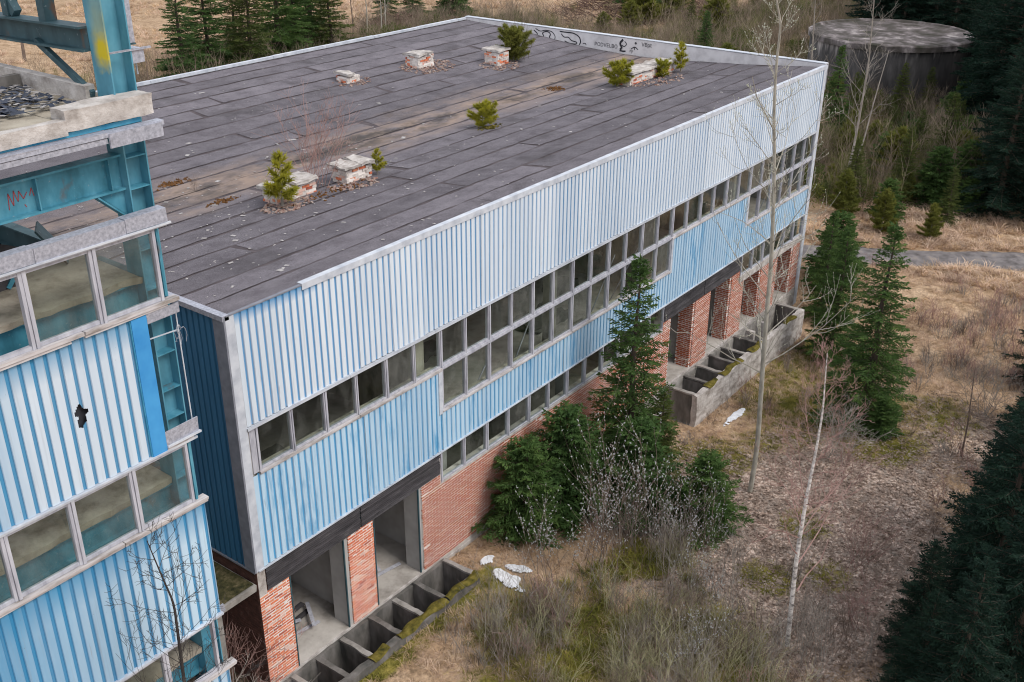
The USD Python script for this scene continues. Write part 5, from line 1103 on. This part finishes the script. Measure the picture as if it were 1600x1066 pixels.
# ------------------------------------------------------------------ uncountable cover: thicket, grass, litter
def seen(P, pad=40):
    d = P - CAM; zc = d @ FWD; u = (d @ RIGHT) / zc * 37.04 / 36 * 1600 + 800; v = 533 - (d @ UP) / zc * 37.04 / 36 * 1600
    return (zc > 1) & (u > -pad) & (u < 1600 + pad) & (v > -pad) & (v < 1066 + pad)
def clear(x, y):
    ok = ~((x > -.1) & (x < HX + .1) & (y > -.05) & (y < HY + .3)); ok &= ~((x < -3) & (y > -3.1) & (y < 6.2))
    for a, b, c, d in PITS: ok &= ~((x > a - .1) & (x < b + .15) & (y > c - .12) & (y < .1))
    ok &= np.hypot(x - 72.5, y - 10.8) > 6.2
    for a, b, c, d in ((6.75, -2.05, .55, .65), (7.35, -1.95, .35, .6), (7.1, -.95, .55, .3), (20.2, -2.2, .9, .35)): ok &= ((x - a) / c) ** 2 + ((y - b) / d) ** 2 > 1
    s = (x - 38.1) * rn[0] + (y + 2.5) * rn[1]; ok &= np.abs(s - .9 * np.sin(((x - 38.1) * rd[0] + (y + 2.5) * rd[1]) * .09)) > .75 + .75 * fb(x, y, 1.1, 44)
    return ok
def quat(rz, tx, ty):
    R = trimesh.transformations; q = np.array([R.quaternion_multiply(R.quaternion_about_axis(a, [0, 0, 1]), R.quaternion_multiply(R.quaternion_about_axis(b, [1, 0, 0]), R.quaternion_about_axis(c, [0, 1, 0]))) for a, b, c in zip(rz, tx, ty)]); return q
def scatter(name, label, cat, protos, P, scale, rg, tilt=.12, group=None):
    """protos: list of (mesh, material)"""
    pi = UsdGeom.PointInstancer.Define(stage, free(W, name)); path = str(pi.GetPath()); rel = pi.CreatePrototypesRel()
    for i, (mesh_, mat) in enumerate(protos): rel.AddTarget(obj(path, f"{name}_kind_{'abcdefgh'[i]}", mesh_, mat).GetPath())
    n = len(P); idx = rg.integers(0, len(protos), n); q = quat(rg.uniform(0, 6.28, n), rg.normal(0, tilt, n), rg.normal(0, tilt, n))
    pi.CreateProtoIndicesAttr(Vt.IntArray.FromNumpy(idx.astype(np.int32))); pi.CreatePositionsAttr(Vt.Vec3fArray.FromNumpy(P.astype(np.float32)))
    pi.CreateOrientationsAttr(Vt.QuathArray([Gf.Quath(float(a), float(b), float(c), float(d)) for a, b, c, d in q])); pi.CreateScalesAttr(Vt.Vec3fArray.FromNumpy(np.repeat(scale[:, None], 3, 1).astype(np.float32)))
    tag(pi.GetPrim(), label, cat, group, "stuff"); return pi
def tuft(seed, n, L, flat, w=.006):
    rg = np.random.default_rng(seed); a = rg.uniform(0, 6.28, n); d = np.stack([np.cos(a), np.sin(a), 0 * a], 1); s = np.stack([-np.sin(a), np.cos(a), 0 * a], 1); l = L * rg.uniform(.5, 1.2, n)[:, None]; f = rg.uniform(.4, 1.3, n)[:, None] * flat
    b = d * rg.uniform(0, .35, (n, 1)) * L; m1 = b + norm(d * f + [0, 0, 1]) * l * .5; e = m1 + norm(d * f * 2.6 + [0, 0, .35] + s * rg.normal(0, .5, (n, 1))) * l * .5; w_ = s * w * rg.uniform(.6, 1.5, (n, 1))
    V = np.stack([b - w_, b + w_, m1 + w_ * .8, m1 - w_ * .8, e], 1).reshape(-1, 3); F = (np.array([[0, 1, 2], [0, 2, 3], [3, 2, 4]])[None] + 5 * np.arange(n)[:, None, None]).reshape(-1, 3); return V, F
def flakes(seed, n, R, s):
    rg = np.random.default_rng(seed); m = MB()
    for _ in range(n):
        c = np.array([rg.normal(0, R), rg.normal(0, R), rg.uniform(.0, .05)]); u, v = norm(rg.normal(0, 1, (2, 3)) * [1, 1, .35]) * s * rg.uniform(.5, 1.3); m.add([c - u, c + v * .6, c + u, c - v * .6 + [0, 0, .012]], [[0, 1, 2], [0, 2, 3]])
    return m.get()
def bushlet(seed, h, stems, depth=1, kids=(3, 6), lean=.6, r=.008):
    rg = np.random.default_rng(seed); m = MB()
    for _ in range(stems):
        a = rg.uniform(0, 6.28); l = rg.uniform(.05, lean); branchlet(m, rg, [rg.normal(0, .12 * h), rg.normal(0, .12 * h), 0], [math.cos(a) * l, math.sin(a) * l, 1], h * rg.uniform(.55, 1.1), r, depth, .4, kids, .7, None, 4)
    return m.get()
def foliage(seed, h, r, n, s):
    rg = np.random.default_rng(seed); t = rg.random(n) ** .8; a = rg.uniform(0, 6.28, n); q = r * np.sqrt(rg.random(n)) * (1 - t * .75); c = np.stack([q * np.cos(a), q * np.sin(a), t * h], 1)
    u = norm(np.stack([np.cos(a), np.sin(a), rg.uniform(-.2, 1.2, n)], 1) + rg.normal(0, .5, (n, 3))); w = norm(np.cross(u, rg.normal(0, 1, (n, 3)))) * s * .2
    return tris(c - w, c + w, c + u * s * rg.uniform(.7, 1.5, (n, 1)))
def sites(n, x0, x1, y0, y1, rg, test=None):
    x, y = rg.uniform(x0, x1, n), rg.uniform(y0, y1, n); k = clear(x, y)
    if test is not None: k &= test(x, y)
    x, y = x[k], y[k]; P = np.stack([x, y, ground_z(x, y) - .02], 1); return P[seen(P)]
fb = lambda x, y, s, seed: meshkit.fbm(np.stack([x * s, y * s, 0 * x], -1), 4, seed)
rg = np.random.default_rng(90)
def zmask(which, lo): return lambda x, y: zones(x, y)[which] + .25 * (fb(x, y, 1.2, 5) - .5) > lo
def notzone(x, y): z = zones(x, y); return (np.maximum(z["litter"], z["soil"] * .6) + .5 * (rg.random(len(x)) - .5) < .36) & (fb(x, y, .9, 3) > .38)
P = sites(52000, -2, 44, -18, 3, rg, notzone)
scatter("dry_grass", "dry tan grass covering the open ground around the hall", "grass", [(tuft(1, 16, .30, .9), "dry_grass"), (tuft(2, 14, .36, 1.3), "dry_grass"), (tuft(3, 16, .26, 1.6), "pale_grass"), (tuft(4, 12, .42, .8), "pale_grass")], P, rg.uniform(.32, .85, len(P)), rg)
P = sites(30000, -2, 40, -16, 2, rg, zmask("moss", .42))
scatter("green_grass", "mossy green turf beside the pits and spruces", "grass", [(tuft(5, 14, .16, .9), "green_grass"), (tuft(6, 14, .13, 1.4), "green_grass")], P, rg.uniform(.6, 1.3, len(P)), rg)
P = sites(9000, 4, 30, -15, -1, rg, lambda x, y: (zones(x, y)["litter"] + .5 * (rg.random(len(x)) - .5) > .35))
scatter("leaf_litter", "pale fallen leaves on the ground below the poplar and birch", "leaves", [(flakes(1, 26, .22, .05), "leaf_litter"), (flakes(2, 22, .25, .06), "leaf_litter")], P, rg.uniform(.7, 1.2, len(P)), rg, .05)
P = sites(2600, 3, 36, -15, -1.6, rg, lambda x, y: (fb(x, y, .35, 12) > .50) & (zones(x, y)["litter"] + .6 * rg.random(len(x)) < .75))
scatter("low_twigs", "low bare twigs sprouting through the grass", "twigs", [(bushlet(1, .7, 7), "twig_brown"), (bushlet(2, .9, 6), "twig_pink"), (bushlet(3, .6, 8), "twig_grey")], P, rg.uniform(.5, 1.3, len(P)), rg)
def tri_zone(x, y): return (y < -2.6 - .18 * (x - 4)) & (y > -12) & (x - .72 * (y + 4) < 11.5) & (x - .2 * (y + 4) > 4.2)
P = sites(1500, 3, 14, -12, -2.5, rg, lambda x, y: tri_zone(x, y) & (fb(x, y, .55, 17) > .43))
scatter("brush_growth", "dense fine grey-green bare brush before the willow clump at the bottom", "brush", [(bushlet(21, 1.5, 9, 1, (5, 8), .35, .007), "twig_olive"), (bushlet(22, 1.9, 7, 1, (5, 9), .3, .008), "twig_olive"), (bushlet(23, 1.2, 10, 1, (5, 8), .5, .007), "twig_grey"), (bushlet(24, 1.6, 8, 1, (5, 8), .35, .007), "twig_brown")], P, rg.uniform(.35, .95, len(P)), rg, .1)
P = sites(9000, 3, 14, -12, -2.5, rg, lambda x, y: tri_zone(x, y) & (fb(x, y, .5, 19) > .40))
scatter("green_undergrowth", "fresh green low growth between the brush stems at the bottom", "undergrowth", [(tuft(25, 14, .34, .6, .008), "green_grass"), (tuft(26, 12, .42, .5, .008), "green_grass")], P, rg.uniform(.5, 1.2, len(P)), rg)
P = sites(700, 3.5, 12, -11, -2.2, rg, lambda x, y: fb(x, y, .6, 15) > .46)
scatter("tall_weeds", "tall thin dead weeds before the willow clump", "weeds", [(bushlet(4, 1.5, 4, 1, (2, 4), .25), "twig_grey"), (bushlet(5, 1.8, 3, 1, (2, 4), .2), "twig_brown")], P, rg.uniform(.6, 1.2, len(P)), rg)
th = [(bushlet(11, 2.4, 16, 1, (5, 9), .55, .012), "thicket_twigs"), (bushlet(12, 3.2, 9, 1, (6, 10), .35, .015), "thicket_twigs"), (bushlet(13, 1.8, 18, 1, (5, 8), .6, .011), "thicket_olive"), (bushlet(14, 3.6, 5, 1, (7, 11), .25, .018), "thicket_twigs"), (bushlet(16, 2.2, 14, 1, (6, 9), .5, .012), "thicket_olive")]
def thick(x, y):
    s = (x - 38.1) * rn[0] + (y + 2.5) * rn[1]
    a = (x > 33) & (s > 3.4) & (y < 62 - (x - 60) * .25) & ~((np.abs(y + 5) < 5) & (x < 50) & (s < 9)); return a & (fb(x, y, .12, 4) > np.where((x > 80) & (y > 33), .52, .36)) & (y - 57 < -.2 * (x - 62))
P = sites(7000, 33, 125, -12, 58, rg, thick)
sc_ = rg.uniform(.55, 1.15, len(P)) * np.where((P[:, 0] > 55) & (P[:, 0] < 70), .85, 1.)
scatter("thicket", "leafless brown thicket filling the ground beyond the hall and round the tank", "thicket", th, P, sc_, rg, .08)
P = sites(7000, 33, 110, -10, 58, rg, lambda x, y: thick(x, y) & (fb(x, y, .16, 31) > np.where(x < 70, .40, .47)))
scatter("evergreen_undergrowth", "low olive green evergreen growth among the bare thicket", "undergrowth", [(foliage(1, 1.5, .9, 260, .16), "spruce_olive"), (foliage(2, 1.1, .8, 200, .15), "pine_olive"), (foliage(3, 1.8, .8, 260, .16), "spruce_olive")], P, rg.uniform(.4, 1.1, len(P)), rg, .08)
P = sites(2600, 18, 82, 34, 70, rg, lambda x, y: (y < 66 - .15 * (x - 40)) & (fb(x, y, .2, 9) > np.where(x < 34, .56, .42)))
scatter("field_shrubs", "bare shrubs dotted over the dry field behind the tower", "shrubs", th[:4], P, rg.uniform(.35, .85, len(P)), rg, .08)
P = sites(22000, 14, 110, 22, 120, rg, lambda x, y: fb(x, y, .25, 3) > .4)
scatter("field_grass", "tall dry grass of the far field at the upper left", "grass", [(tuft(8, 14, .6, 1., .014), "dry_grass"), (tuft(9, 14, .7, 1.2, .014), "pale_grass")], P, rg.uniform(.6, 1.3, len(P)), rg)
P = sites(9000, 36, 60, -16, 3, rg, lambda x, y: fb(x, y, .5, 3) > .42)
scatter("verge_grass", "dry grass on the verges of the gravel track", "grass", [(tuft(8, 14, .45, 1., .012), "dry_grass"), (tuft(9, 14, .5, 1.2, .012), "pale_grass")], P, rg.uniform(.6, 1.3, len(P)), rg)
